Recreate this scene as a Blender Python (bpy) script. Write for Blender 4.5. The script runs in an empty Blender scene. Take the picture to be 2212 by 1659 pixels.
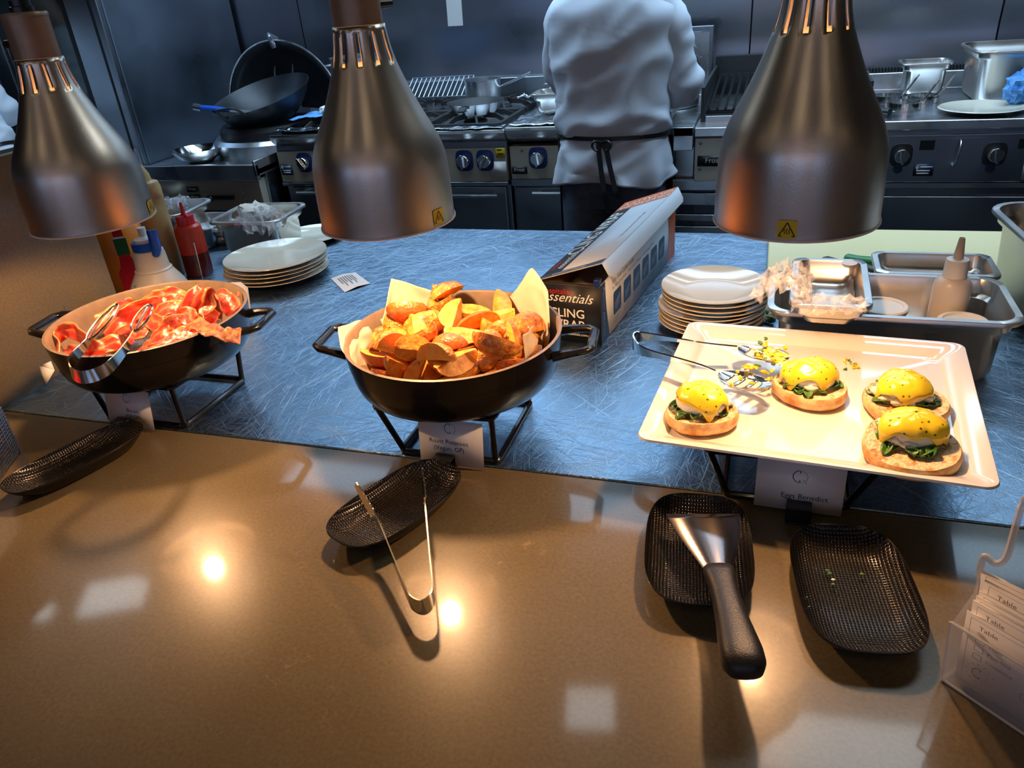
import bpy, bmesh, math, random
from mathutils import Vector, Matrix, noise
PI = math.pi
R_ = math.radians
S = bpy.context.scene
C = S.collection

# ---------------------------------------------------------------- camera
CAMF = 1641.259
CR = Matrix(((0.95139508, 0.07644887, -0.29833366),
             (0.29807185, -0.47222820, 0.82955030),
             (-0.07746338, -0.87815494, -0.47206284)))
CP = Vector((0, 0, 1.40))
cam = bpy.data.cameras.new('camera')
cam.sensor_fit = 'HORIZONTAL'; cam.sensor_width = 36.0
cam.lens = CAMF / 2212 * 36.0
cam.clip_start = .02; cam.clip_end = 60
co = bpy.data.objects.new('camera', cam); C.objects.link(co)
mr = CR @ Matrix(((1, 0, 0), (0, -1, 0), (0, 0, -1)))
co.matrix_world = Matrix.Translation(CP) @ mr.to_4x4()
S.camera = co

# ---------------------------------------------------------------- world, exposure, lamps
S.view_settings.view_transform = 'Standard'; S.view_settings.look = 'None'
S.view_settings.gamma = 1; S.view_settings.use_curve_mapping = False
S.view_settings.exposure = 0.0
S.cycles.max_bounces = 7; S.cycles.diffuse_bounces = 3; S.cycles.glossy_bounces = 4; S.cycles.transmission_bounces = 5; S.cycles.caustics_reflective = False; S.cycles.caustics_refractive = False
w = bpy.data.worlds.new('world'); S.world = w; w.use_nodes = True
w.node_tree.nodes['Background'].inputs[0].default_value = (.55, .62, .75, 1)
w.node_tree.nodes['Background'].inputs[1].default_value = .05

def area(name, loc, size, power, col, rot=(0, 0, 0)):
    l = bpy.data.lights.new(name, 'AREA'); l.shape = 'RECTANGLE'; l.size, l.size_y = size
    l.energy = power; l.color = col
    o = bpy.data.objects.new(name, l); o.location = loc; o.rotation_euler = rot; C.objects.link(o)
    return o
COOL = (.52, .76, 1.0)
area('kitchen_light', (-.5, 2.45, 2.44), (3.4, .7), 62, COOL)
area('hood_light', (-.6, 3.0, 2.2), (2.6, .15), 10, COOL)
area('dining_wall_fill', (.2, -2.5, 2.40), (3.6, .4), 55, (1.0, .72, .48), (R_(-75), 0, 0))  # added warm fill, washes the dining wall that the lamp bells mirror

def P(px, py, z):                      # photo pixel -> point on the level z
    d = CR @ Vector((px - 1106, py - 829.5, CAMF)); return CP + d * ((z - CP.z) / d.z)
def Q(px, py, y):                      # photo pixel -> point on the upright plane y
    d = CR @ Vector((px - 1106, py - 829.5, CAMF)); return CP + d * (y / d.y)

# ---------------------------------------------------------------- materials
def mat(name, col, rough=.5, metal=0, col2=None, nscale=20, detail=4, bump=0, bscale=60, coat=0, trans=0,
        sss=0, spec=None, ior=None, stretch=None, aniso=0, emit=0, ecol=None, pos=(.35, .65), rvar=0, alpha=None):
    m = bpy.data.materials.new(name); m.use_nodes = True
    nt = m.node_tree; N = nt.nodes; L = nt.links; b = N['Principled BSDF']
    def c4(c): return (c[0], c[1], c[2], 1)
    b.inputs['Base Color'].default_value = c4(col); b.inputs['Roughness'].default_value = rough
    b.inputs['Metallic'].default_value = metal
    if coat: b.inputs['Coat Weight'].default_value = coat; b.inputs['Coat Roughness'].default_value = .08
    if trans: b.inputs['Transmission Weight'].default_value = trans
    if sss:
        b.inputs['Subsurface Weight'].default_value = sss; b.inputs['Subsurface Radius'].default_value = (.02, .01, .006)
        b.inputs['Subsurface Scale'].default_value = .25
    if spec is not None: b.inputs['Specular IOR Level'].default_value = spec
    if ior: b.inputs['IOR'].default_value = ior
    if aniso: b.inputs['Anisotropic'].default_value = aniso
    if alpha is not None: b.inputs['Alpha'].default_value = alpha
    if emit:
        b.inputs['Emission Color'].default_value = c4(ecol or col); b.inputs['Emission Strength'].default_value = emit
    tc = N.new('ShaderNodeTexCoord'); mp = N.new('ShaderNodeMapping'); L.new(tc.outputs['Object'], mp.inputs[0])
    if stretch: mp.inputs['Scale'].default_value = stretch
    if col2 is not None or rvar:
        n = N.new('ShaderNodeTexNoise'); n.inputs['Scale'].default_value = nscale; n.inputs['Detail'].default_value = detail
        L.new(mp.outputs[0], n.inputs['Vector'])
        r = N.new('ShaderNodeValToRGB'); L.new(n.outputs['Fac'], r.inputs[0])
        r.color_ramp.elements[0].position = pos[0]; r.color_ramp.elements[1].position = pos[1]
        if col2 is not None:
            r.color_ramp.elements[0].color = c4(col); r.color_ramp.elements[1].color = c4(col2)
            L.new(r.outputs[0], b.inputs['Base Color'])
        if rvar:
            mm = N.new('ShaderNodeMapRange'); L.new(n.outputs['Fac'], mm.inputs[0])
            mm.inputs[1].default_value = .3; mm.inputs[2].default_value = .7
            mm.inputs[3].default_value = rough - rvar; mm.inputs[4].default_value = rough + rvar
            L.new(mm.outputs[0], b.inputs['Roughness'])
    if bump:
        n2 = N.new('ShaderNodeTexNoise'); n2.inputs['Scale'].default_value = bscale; n2.inputs['Detail'].default_value = 5
        L.new(mp.outputs[0], n2.inputs['Vector'])
        bp = N.new('ShaderNodeBump'); bp.inputs['Strength'].default_value = bump; bp.inputs['Distance'].default_value = .004
        L.new(n2.outputs['Fac'], bp.inputs['Height']); L.new(bp.outputs[0], b.inputs['Normal'])
    return m
def nodes(m): return m.node_tree.nodes, m.node_tree.links, m.node_tree.nodes['Principled BSDF']

def scratched(name, col, rough, streak=1.0):
    """steel with fine crossing scratches"""
    m = mat(name, col, rough, 1)
    N, L, b = nodes(m); tc = N.new('ShaderNodeTexCoord'); acc = None
    for a, s in ((12, 1), (75, 1.3), (-38, 1), (40, .7), (-65, .8), (98, 1), (-12, 1.4)):
        m0 = N.new('ShaderNodeMapping'); m0.inputs['Rotation'].default_value = (0, 0, R_(a)); L.new(tc.outputs['Object'], m0.inputs[0])
        mp = N.new('ShaderNodeMapping'); mp.inputs['Scale'].default_value = (10 * s, 420 * s, 9); L.new(m0.outputs[0], mp.inputs[0])
        n = N.new('ShaderNodeTexNoise'); n.inputs['Scale'].default_value = 1; n.inputs['Detail'].default_value = 3; n.inputs['Distortion'].default_value = 1.1
        L.new(mp.outputs[0], n.inputs['Vector'])
        mr_ = N.new('ShaderNodeMapRange'); mr_.inputs[1].default_value = .60; mr_.inputs[2].default_value = .74
        L.new(n.outputs['Fac'], mr_.inputs[0])
        if acc is None: acc = mr_.outputs[0]
        else:
            ad = N.new('ShaderNodeMath'); ad.operation = 'MAXIMUM'; L.new(acc, ad.inputs[0]); L.new(mr_.outputs[0], ad.inputs[1]); acc = ad.outputs[0]
    bl = N.new('ShaderNodeTexNoise'); bl.inputs['Scale'].default_value = 5; bl.inputs['Detail'].default_value = 6; L.new(tc.outputs['Object'], bl.inputs['Vector'])
    r1 = N.new('ShaderNodeMath'); r1.operation = 'MULTIPLY_ADD'; L.new(acc, r1.inputs[0]); r1.inputs[1].default_value = .16 * streak; r1.inputs[2].default_value = rough - .09
    r2 = N.new('ShaderNodeMath'); r2.operation = 'MULTIPLY_ADD'; L.new(bl.outputs['Fac'], r2.inputs[0]); r2.inputs[1].default_value = .18; L.new(r1.outputs[0], r2.inputs[2])
    L.new(r2.outputs[0], b.inputs['Roughness'])
    mc = N.new('ShaderNodeMixRGB'); mc.inputs[1].default_value = (*col, 1); mc.inputs[2].default_value = (col[0] * 2.1, col[1] * 1.9, col[2] * 1.7, 1)
    L.new(acc, mc.inputs[0]); L.new(mc.outputs[0], b.inputs['Base Color'])
    bp = N.new('ShaderNodeBump'); bp.inputs['Strength'].default_value = .3 * streak; bp.inputs['Distance'].default_value = .001
    L.new(acc, bp.inputs['Height']); L.new(bp.outputs[0], b.inputs['Normal'])
    return m

def stone(name):
    m = mat(name, (.13, .085, .05), .30, spec=.3, coat=.42)
    nodes(m)[2].inputs['Coat Roughness'].default_value = .07; nodes(m)[2].inputs['Coat IOR'].default_value = 1.45
    N, L, b = nodes(m); tc = N.new('ShaderNodeTexCoord')
    n1 = N.new('ShaderNodeTexNoise'); n1.inputs['Scale'].default_value = 3.2; n1.inputs['Detail'].default_value = 8; L.new(tc.outputs['Object'], n1.inputs['Vector'])
    r = N.new('ShaderNodeValToRGB'); L.new(n1.outputs['Fac'], r.inputs[0])
    r.color_ramp.elements[0].position = .3; r.color_ramp.elements[0].color = (.120, .090, .047, 1)
    r.color_ramp.elements[1].position = .72; r.color_ramp.elements[1].color = (.175, .136, .076, 1)
    n2 = N.new('ShaderNodeTexNoise'); n2.inputs['Scale'].default_value = 260; n2.inputs['Detail'].default_value = 3; L.new(tc.outputs['Object'], n2.inputs['Vector'])
    mx = N.new('ShaderNodeMixRGB'); mx.blend_type = 'OVERLAY'; mx.inputs[0].default_value = .35
    L.new(r.outputs[0], mx.inputs[1]); L.new(n2.outputs['Fac'], mx.inputs[2])
    # pale broken veins
    wv = N.new('ShaderNodeTexNoise'); wv.inputs['Scale'].default_value = 9; wv.inputs['Detail'].default_value = 3; L.new(tc.outputs['Object'], wv.inputs['Vector'])
    mixv = N.new('ShaderNodeMixRGB'); mixv.blend_type = 'ADD'; mixv.inputs[0].default_value = .30; L.new(tc.outputs['Object'], mixv.inputs[1]); L.new(wv.outputs['Color'], mixv.inputs[2])
    vo = N.new('ShaderNodeTexVoronoi'); vo.feature = 'DISTANCE_TO_EDGE'; vo.inputs['Scale'].default_value = 34; L.new(mixv.outputs[0], vo.inputs['Vector'])
    l1 = N.new('ShaderNodeMath'); l1.operation = 'LESS_THAN'; l1.inputs[1].default_value = .011; L.new(vo.outputs['Distance'], l1.inputs[0])
    n3 = N.new('ShaderNodeTexNoise'); n3.inputs['Scale'].default_value = 16; n3.inputs['Detail'].default_value = 4; L.new(tc.outputs['Object'], n3.inputs['Vector'])
    mr_ = N.new('ShaderNodeMapRange'); mr_.inputs[1].default_value = .58; mr_.inputs[2].default_value = .68; mr_.inputs[4].default_value = .28; L.new(n3.outputs['Fac'], mr_.inputs[0])
    mu = N.new('ShaderNodeMath'); mu.operation = 'MULTIPLY'; L.new(l1.outputs[0], mu.inputs[0]); L.new(mr_.outputs[0], mu.inputs[1])
    m2 = N.new('ShaderNodeMixRGB'); L.new(mu.outputs[0], m2.inputs[0]); L.new(mx.outputs[0], m2.inputs[1]); m2.inputs[2].default_value = (.42, .30, .17, 1)
    L.new(m2.outputs[0], b.inputs['Base Color'])
    n4 = N.new('ShaderNodeTexNoise'); n4.inputs['Scale'].default_value = 130; n4.inputs['Detail'].default_value = 4; L.new(tc.outputs['Object'], n4.inputs['Vector'])
    bp = N.new('ShaderNodeBump'); bp.inputs['Strength'].default_value = .05; bp.inputs['Distance'].default_value = .001; L.new(n4.outputs['Fac'], bp.inputs['Height']); L.new(bp.outputs[0], b.inputs['Normal'])
    return m

def woven(name, col, rough, n=430, st=.9):
    """glossy melamine pressed with a linen grid"""
    m = mat(name, col, rough)
    N, L, b = nodes(m); tc = N.new('ShaderNodeTexCoord'); out = []
    ns = N.new('ShaderNodeTexNoise'); ns.inputs['Scale'].default_value = 35; L.new(tc.outputs['Object'], ns.inputs['Vector'])
    ad = N.new('ShaderNodeMixRGB'); ad.blend_type = 'ADD'; ad.inputs[0].default_value = .0012; L.new(tc.outputs['Object'], ad.inputs[1]); L.new(ns.outputs['Color'], ad.inputs[2])
    for d in 'XY':
        wv = N.new('ShaderNodeTexWave'); wv.bands_direction = d; wv.inputs['Scale'].default_value = 96; wv.inputs['Distortion'].default_value = 0
        L.new(ad.outputs[0], wv.inputs['Vector']); out.append(wv.outputs['Fac'])
    mm = N.new('ShaderNodeMath'); mm.operation = 'MULTIPLY'; L.new(out[0], mm.inputs[0]); L.new(out[1], mm.inputs[1])
    bp = N.new('ShaderNodeBump'); bp.inputs['Strength'].default_value = st; bp.inputs['Distance'].default_value = .0010
    L.new(mm.outputs[0], bp.inputs['Height']); L.new(bp.outputs[0], b.inputs['Normal'])
    return m

M = {}
M['stone'] = stone('brown_stone')
M['counter_steel'] = scratched('scratched_steel', (.22, .33, .46), .30)
M['steel'] = mat('steel', (.64, .66, .68), .30, 1, nscale=8, rvar=.08)
M['steel_dark'] = mat('steel_dark', (.30, .33, .37), .34, 1, rvar=.1, nscale=4)
M['steel_pan'] = mat('pan_steel', (.66, .63, .60), .33, 1, rvar=.07, nscale=12)
M['steel_bright'] = mat('polished_steel', (.80, .79, .77), .12, 1)
M['clad'] = mat('wall_cladding', (.31, .33, .37), .30, 1, rvar=.08, nscale=3, bump=.06, bscale=3.5)
M['clad_l'] = mat('cabinet_steel', (.26, .31, .38), .36, 1, rvar=.1, nscale=3)
M['bell'] = mat('brushed_bronze', (.70, .62, .54), .36, 1, col2=(.62, .53, .44), nscale=7, rvar=.05, bump=.04, bscale=500)
M['bell_in'] = mat('bell_lining', (.88, .78, .68), .5)
M['neck'] = mat('neck_paint', (.30, .19, .13), .42, .4, col2=(.36, .24, .16), nscale=25)
M['black'] = mat('black_plastic', (.012, .012, .013), .35)
M['black_matt'] = mat('black_matt', (.012, .011, .011), .42, bump=.15, bscale=600)
M['blade'] = mat('scraper_blade', (.30, .28, .28), .22, 1)
M['bulb_base'] = mat('bulb_socket', (.5, .4, .3), .4, .8)
M['iron'] = mat('black_enamel', (.008, .006, .006), .2, coat=.15, bump=.03, bscale=120, spec=.3)
M['iron_in'] = mat('cream_grey_enamel', (.24, .17, .12), .4, col2=(.19, .14, .10), nscale=60, bump=.1, bscale=400)
M['castiron'] = mat('cast_iron', (.016, .016, .017), .55, bump=.15, bscale=200)
M['wok'] = mat('wok_black', (.02, .022, .026), .38, .4, col2=(.03, .034, .04), nscale=12)
M['dish'] = woven('black_melamine', (.008, .007, .007), .17)
M['dish_rim'] = mat('black_melamine_rim', (.012, .011, .010), .22)
M['china'] = mat('cream_china', (.80, .74, .60), .12, coat=.5)
M['white_plate'] = mat('white_platter_china', (.74, .71, .68), .1, coat=.5)
M['white_plastic'] = mat('white_plastic', (.76, .74, .70), .4, sss=.1)
M['card'] = mat('white_card', (.80, .78, .80), .35, coat=.3)
M['docket'] = mat('docket_paper', (.80, .80, .80), .8)
N_, L_, b_ = nodes(M['docket']); tr_ = N_.new('ShaderNodeBsdfTranslucent'); tr_.inputs[0].default_value = (.85, .85, .85, 1); ms_ = N_.new('ShaderNodeMixShader'); ms_.inputs[0].default_value = .6
L_.new(b_.outputs[0], ms_.inputs[1]); L_.new(tr_.outputs[0], ms_.inputs[2]); L_.new(ms_.outputs[0], N_['Material Output'].inputs[0])
M['paper'] = mat('white_paper', (.80, .80, .79), .8)
M['parch'] = mat('parchment', (.62, .52, .40), .6, col2=(.56, .46, .34), nscale=40)
M['ink'] = mat('black_ink', (.012, .012, .014), .42, spec=.3)
M['ink_grey'] = mat('grey_ink', (.18, .18, .2), .5)
M['ink_blue'] = mat('navy_ink', (.015, .03, .07), .45)
M['ink_red'] = mat('red_ink', (.55, .02, .02), .45)
M['ink_white'] = mat('white_ink', (.85, .83, .80), .45)
M['orange'] = mat('orange_print', (.70, .16, .05), .45)
M['cardboard'] = mat('bare_cardboard', (.24, .14, .07), .8)
M['box_white'] = mat('pale_box_print', (.62, .68, .76), .45, col2=(.60, .66, .75), nscale=9)
M['yellow'] = mat('yellow_sticker', (.80, .55, .01), .4)
M['blue_knob'] = mat('blue_plastic', (.012, .03, .14), .3)
M['panel'] = mat('control_panel_steel', (.60, .54, .42), .36, .4, rvar=.06, nscale=5)
M['cloth_white'] = mat('white_cotton', (.72, .78, .88), .85, bump=.12, bscale=700)
M['trouser'] = mat('slate_trousers', (.075, .092, .14), .85, col2=(.10, .12, .18), nscale=30)
M['skin'] = mat('skin', (.50, .28, .19), .5, sss=.15)
M['hair'] = mat('dark_hair', (.02, .014, .01), .6, bump=.4, bscale=200, stretch=(1, 1, .1))
M['shoe'] = mat('black_shoe_leather', (.012, .012, .012), .4)
M['blue_cloth'] = mat('blue_cloth', (.06, .25, .66), .8, col2=(.16, .42, .80), nscale=60, bump=.4, bscale=250)
M['foil'] = mat('crumpled_foil', (.75, .80, .84), .16, 1, bump=1, bscale=70)
M['board'] = mat('pale_green_board', (.74, .66, .34), .5, col2=(.78, .70, .40), nscale=4)
M['green'] = mat('green_handle', (.01, .22, .05), .4)
M['knife_black'] = mat('dark_handle', (.02, .022, .026), .45)
M['wood'] = mat('wooden_board_edge', (.42, .26, .10), .6, col2=(.30, .17, .06), nscale=6, stretch=(1, 14, 14))
M['glass_door'] = mat('dark_glass', (.02, .045, .045), .08, 0, coat=.6)
M['acrylic'] = mat('clear_acrylic', (.9, .88, .86), .06, alpha=.16, spec=1)
M['acrylic_edge'] = mat('acrylic_edge', (.85, .80, .74), .1, alpha=.55, spec=1)
M['film'] = mat('cling_film', (.92, .95, 1), .12, alpha=.22, spec=1, bump=.5, bscale=70)
M['sauce_red'] = mat('red_squeeze_plastic', (.55, .035, .012), .32, sss=.1)
M['sauce_red_dark'] = mat('sauce_inside', (.10, .008, .004), .3)
M['cap_red'] = mat('red_cap', (.50, .01, .02), .3)
M['cap_blue'] = mat('blue_cap', (.01, .09, .50), .3)
M['milky'] = mat('milky_plastic', (.66, .60, .53), .35, sss=.2)
M['syrup'] = mat('pink_liquid', (.50, .28, .20), .3, sss=.1)
M['beige'] = mat('mottled_beige', (.50, .36, .17), .4, col2=(.28, .10, .04), nscale=14, pos=(.52, .7))
M['carton'] = mat('orange_carton', (.85, .25, .012), .45)
M['carton_side'] = mat('carton_side', (.50, .30, .08), .5)
M['dark_green'] = mat('green_label', (.015, .10, .03), .4)
M['egg_shell'] = mat('brown_eggshell', (.55, .27, .14), .5)
M['floor'] = mat('kitchen_floor', (.06, .06, .065), .5, col2=(.08, .08, .085), nscale=8)
M['ceiling'] = mat('ceiling_paint', (.16, .14, .12), .8)
M['dining'] = mat('dining_wall_paint', (.42, .30, .21), .8)
M['lit_cool'] = mat('window_glow', (0, 0, 0), .5, emit=1.6, ecol=(.35, .55, 1.0))
M['lit_panel'] = mat('ceiling_panel_glow', (0, 0, 0), .5, emit=11, ecol=(.85, .96, 1.0))
M['lit_warm'] = mat('downlight_glow', (0, 0, 0), .5, emit=60, ecol=(1, .78, .5))
M['bulb'] = mat('heat_bulb_glass', (.9, .5, .3), .3, emit=14, ecol=(1, .55, .24))

# ---------------------------------------------------------------- helpers
def frame(o, x, y):                    # matrix from an origin and two directions
    x = Vector(x).normalized(); y = Vector(y); y = (y - x * x.dot(y)).normalized(); z = x.cross(y)
    m = Matrix((x, y, z)).transposed().to_4x4(); m.translation = Vector(o); return m
def T(x=0, y=0, z=0): return Matrix.Translation((x, y, z))
def RZ(a): return Matrix.Rotation(a, 4, 'Z')
def RX(a): return Matrix.Rotation(a, 4, 'X')
def RY(a): return Matrix.Rotation(a, 4, 'Y')
def mir(): return None

class MB:
    def __init__(s, *mats):
        s.bm = bmesh.new(); s.mats = [M[m] if isinstance(m, str) else m for m in mats]; s.mi = 0; s.M = Matrix()
    def use(s, m):
        m = M[m] if isinstance(m, str) else m
        if m not in s.mats: s.mats.append(m)
        s.mi = s.mats.index(m); return s
    def at(s, m): s.M = m; return s
    def v(s, co): return s.bm.verts.new(s.M @ Vector(co))
    def f(s, vs):
        try:
            fc = s.bm.faces.new(vs); fc.material_index = s.mi; fc.smooth = True; return fc
        except ValueError: return None
    def box(s, x0, x1, y0, y1, z0, z1):
        v = [s.v((x, y, z)) for z in (z0, z1) for y in (y0, y1) for x in (x0, x1)]
        for q in ((0, 2, 3, 1), (4, 5, 7, 6), (0, 1, 5, 4), (2, 6, 7, 3), (0, 4, 6, 2), (1, 3, 7, 5)): s.f([v[i] for i in q])
        return s
    def loft(s, rings, closed=True, cap0=False, cap1=False, loop=False):
        rs = [[s.v(p) for p in r] for r in rings]; n = len(rs[0])
        pairs = list(zip(rs, rs[1:])) + ([(rs[-1], rs[0])] if loop else [])
        for a, b in pairs:
            for i in range(n if closed else n - 1):
                j = (i + 1) % n; s.f((a[i], a[j], b[j], b[i]))
        if cap0: s.f(rs[0][::-1])
        if cap1: s.f(rs[-1])
        return s
    def lathe(s, prof, seg=32, a0=0, a1=2 * PI, skip=None):
        full = abs(a1 - a0 - 2 * PI) < 1e-6; n = seg if full else seg + 1; rs = []
        for r, z in prof:
            if r < 1e-6: rs.append([s.v((0, 0, z))])
            else: rs.append([s.v((r * math.cos(a0 + (a1 - a0) * i / seg), r * math.sin(a0 + (a1 - a0) * i / seg), z)) for i in range(n)])
        for k, (a, b) in enumerate(zip(rs, rs[1:])):
            for i in range(seg):
                if skip and skip(k, i): continue
                j = (i + 1) % n
                if len(a) == 1 and len(b) == 1: continue
                if len(a) == 1: s.f((a[0], b[j], b[i]))
                elif len(b) == 1: s.f((a[i], a[j], b[0]))
                else: s.f((a[i], a[j], b[j], b[i]))
        return s
    def tube(s, pts, r, seg=8, closed=False, cap=True, flat=1.0, up=None, rot0=0):
        pts = [Vector(p) for p in pts]; n = len(pts); rr = r if isinstance(r, (list, tuple)) else [r] * n
        rings = []; u = None
        for i, p in enumerate(pts):
            if closed: t = pts[(i + 1) % n] - pts[i - 1]
            else: t = pts[min(i + 1, n - 1)] - pts[max(i - 1, 0)]
            t.normalize()
            if up is not None: u = Vector(up) - t * t.dot(Vector(up))
            elif u is None:
                u = Vector((0, 0, 1)) if abs(t.z) < .9 else Vector((1, 0, 0)); u = u - t * u.dot(t)
            else: u = u - t * u.dot(t)
            if u.length < 1e-6: u = t.orthogonal()
            u.normalize(); w_ = t.cross(u)
            rings.append([p + (u * math.cos(rot0 + 2 * PI * k / seg) * flat + w_ * math.sin(rot0 + 2 * PI * k / seg)) * rr[i] for k in range(seg)])
        s.loft(rings, True, cap and not closed, cap and not closed, closed); return s
    def band(s, pts, ws, wv, th):      # flat strip: centre line, half widths, width directions, thickness
        pts = [Vector(p) for p in pts]; n = len(pts); rings = []
        for i, p in enumerate(pts):
            t = (pts[min(i + 1, n - 1)] - pts[max(i - 1, 0)]).normalized()
            u = Vector(wv[i] if isinstance(wv, list) else wv); u = (u - t * t.dot(u)).normalized(); k = t.cross(u)
            w_ = ws[i] if isinstance(ws, list) else ws
            rings.append([p + u * w_ + k * th / 2, p - u * w_ + k * th / 2, p - u * w_ - k * th / 2, p + u * w_ - k * th / 2])
        s.loft(rings, True, True, True); return s
    def grid(s, fn, nu, nv, skip=None):
        g = [[s.v(fn(i / nu, j / nv)) for j in range(nv + 1)] for i in range(nu + 1)]
        for i in range(nu):
            for j in range(nv):
                if skip and skip((i + .5) / nu, (j + .5) / nv): continue
                s.f((g[i][j], g[i + 1][j], g[i + 1][j + 1], g[i][j + 1]))
        return s
    def prism(s, pts, z0, z1):
        a = [s.v((p[0], p[1], z0)) for p in pts]; b = [s.v((p[0], p[1], z1)) for p in pts]; n = len(pts)
        s.f(a[::-1]); s.f(b)
        for i in range(n): s.f((a[i], a[(i + 1) % n], b[(i + 1) % n], b[i]))
        return s
    def flat(s, pts, z=0): s.f([s.v((p[0], p[1], z)) for p in pts]); return s
    def ball(s, c, r, seg=16, nz=0, nf=3, seed=0):
        rx, ry, rz = r if isinstance(r, (tuple, list)) else (r, r, r); c = Vector(c); rows = []; h = seg // 2
        for i in range(h + 1):
            th = PI * i / h; row = []
            for j in range(seg if 0 < i < h else 1):
                ph = 2 * PI * j / seg; d = Vector((math.sin(th) * math.cos(ph), math.sin(th) * math.sin(ph), math.cos(th)))
                k = 1 + nz * noise.noise(d * nf + Vector((seed * 7.3, 0, 0))) if nz else 1
                row.append(s.v(c + Vector((d.x * rx, d.y * ry, d.z * rz)) * k))
            rows.append(row)
        for a, b in zip(rows, rows[1:]):
            for j in range(seg):
                q = (j + 1) % seg
                if len(a) == 1: s.f((a[0], b[j], b[q]))
                elif len(b) == 1: s.f((a[j], b[0], a[q]))
                else: s.f((a[j], b[j], b[q], a[q]))
        return s
    def text(s, body, size, m, align='CENTER', shear=0, weight=0, line=1.0, lift=.0002):
        cu = bpy.data.curves.new('t', 'FONT'); cu.body = body; cu.size = size; cu.align_x = align; cu.align_y = 'CENTER'
        cu.shear = shear; cu.offset = weight; cu.space_line = line; cu.resolution_u = 3
        o = bpy.data.objects.new('t', cu); C.objects.link(o)
        me = bpy.data.meshes.new_from_object(o.evaluated_get(bpy.context.evaluated_depsgraph_get()))
        mm = s.M @ m @ T(0, 0, lift); base = [s.bm.verts.new(mm @ v.co) for v in me.vertices]
        for p in me.polygons:
            try: fc = s.bm.faces.new([base[i] for i in p.vertices]); fc.material_index = s.mi
            except ValueError: pass
        bpy.data.objects.remove(o); bpy.data.curves.remove(cu); bpy.data.meshes.remove(me)
        return s
    def build(s, name, parent=None, bevel=0, seg=2, solid=0, off=-1, sub=0, angle=35, recalc=True, smooth=True, loc=None):
        if recalc: bmesh.ops.recalc_face_normals(s.bm, faces=s.bm.faces)
        me = bpy.data.meshes.new(name); s.bm.to_mesh(me); s.bm.free()
        for m in s.mats: me.materials.append(m)
        if smooth:
            me.shade_smooth(); me.set_sharp_from_angle(angle=R_(angle))
        o = bpy.data.objects.new(name, me); C.objects.link(o)
        if parent: o.parent = parent
        if loc is not None: o.location = loc
        if solid:
            q = o.modifiers.new('s', 'SOLIDIFY'); q.thickness = solid; q.offset = off
        if bevel:
            q = o.modifiers.new('b', 'BEVEL'); q.width = bevel; q.segments = seg; q.limit_method = 'ANGLE'; q.angle_limit = R_(40)
        if sub:
            q = o.modifiers.new('u', 'SUBSURF'); q.levels = sub; q.render_levels = sub
        return o

def tag(o, label, cat, group=None, kind=None):
    o['label'] = label; o['category'] = cat
    if group: o['group'] = group
    if kind: o['kind'] = kind
    return o
def thing(name, label, cat, loc=(0, 0, 0), rz=0, group=None):
    o = bpy.data.objects.new(name, None); C.objects.link(o); o.location = loc; o.rotation_euler = (0, 0, rz)
    o.empty_display_size = .02
    return tag(o, label, cat, group)
def struct(o): o['kind'] = 'structure'; return o
def copy_tree(o, parent=None):
    c = o.copy(); C.objects.link(c); c.parent = parent
    for ch in [q for q in bpy.data.objects if q.parent == o]: copy_tree(ch, c)
    return c
def rrect(L, W, r, z, n=5, cx=0, cy=0):
    pts = []
    for (sx, sy, a) in ((1, 1, 0), (-1, 1, 90), (-1, -1, 180), (1, -1, 270)):
        for k in range(n + 1):
            t = R_(a + 90 * k / n); pts.append((cx + sx * (L / 2 - r) + r * math.cos(t), cy + sy * (W / 2 - r) + r * math.sin(t), z))
    return pts
def sell(a, b, z, e=2.6, n=48):        # superellipse ring
    out = []
    for i in range(n):
        t = 2 * PI * i / n; c, s_ = math.cos(t), math.sin(t)
        out.append((a * math.copysign(abs(c) ** (2 / e), c), b * math.copysign(abs(s_) ** (2 / e), s_), z))
    return out
def smooth_path(pts, n=6):             # Catmull-Rom through the points
    pts = [Vector(p) for p in pts]; out = []
    for i in range(len(pts) - 1):
        p0 = pts[max(i - 1, 0)]; p1 = pts[i]; p2 = pts[i + 1]; p3 = pts[min(i + 2, len(pts) - 1)]
        for k in range(n):
            t = k / n
            out.append(.5 * ((2 * p1) + (p2 - p0) * t + (2 * p0 - 5 * p1 + 4 * p2 - p3) * t * t + (3 * p1 - p0 - 3 * p2 + p3) * t ** 3))
    return out + [pts[-1]]
# ================================================================ the setting
CZ = .85                                # counter level
def slab(name, mt, x0, x1, y0, y1, z0, z1):
    return struct(MB(mt).box(x0, x1, y0, y1, z0, z1).build(name, smooth=False))
slab('floor', 'floor', -5.5, 3.2, -3.4, 3.5, -.1, 0)
slab('ceiling', 'ceiling', -5.5, 3.2, -3.4, 3.5, 2.5, 2.6)
slab('wall_front', 'dining', -5.5, 3.2, -3.5, -3.4, 0, 2.5)
slab('wall_right', 'dining', 3.2, 3.3, -3.4, 3.5, 0, 2.5)
slab('wall_left', 'clad_l', -5.6, -5.5, -3.4, 3.5, 0, 2.5)
b = MB('clad', 'black_matt')
for x0, x1 in ((-5.5, -3.6), (-3.594, -2.1), (-2.094, -.107), (-.101, .752), (.758, 1.9), (1.906, 3.2)):
    b.use('clad')
    # each cladding sheet dishes in slightly along its foot, as in the photo's wavy highlight
    b.grid(lambda u, v: (x0 + (x1 - x0) * u, 3.4 + .012 * math.exp(-((v * 2.5 - 1.10) / .07) ** 2) + .004 * math.sin(u * 9), v * 2.5), 24, 60)
b.use('black_matt').box(-5.5, 3.2, 3.43, 3.5, 0, 2.5)
struct(b.build('wall_back'))
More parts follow.
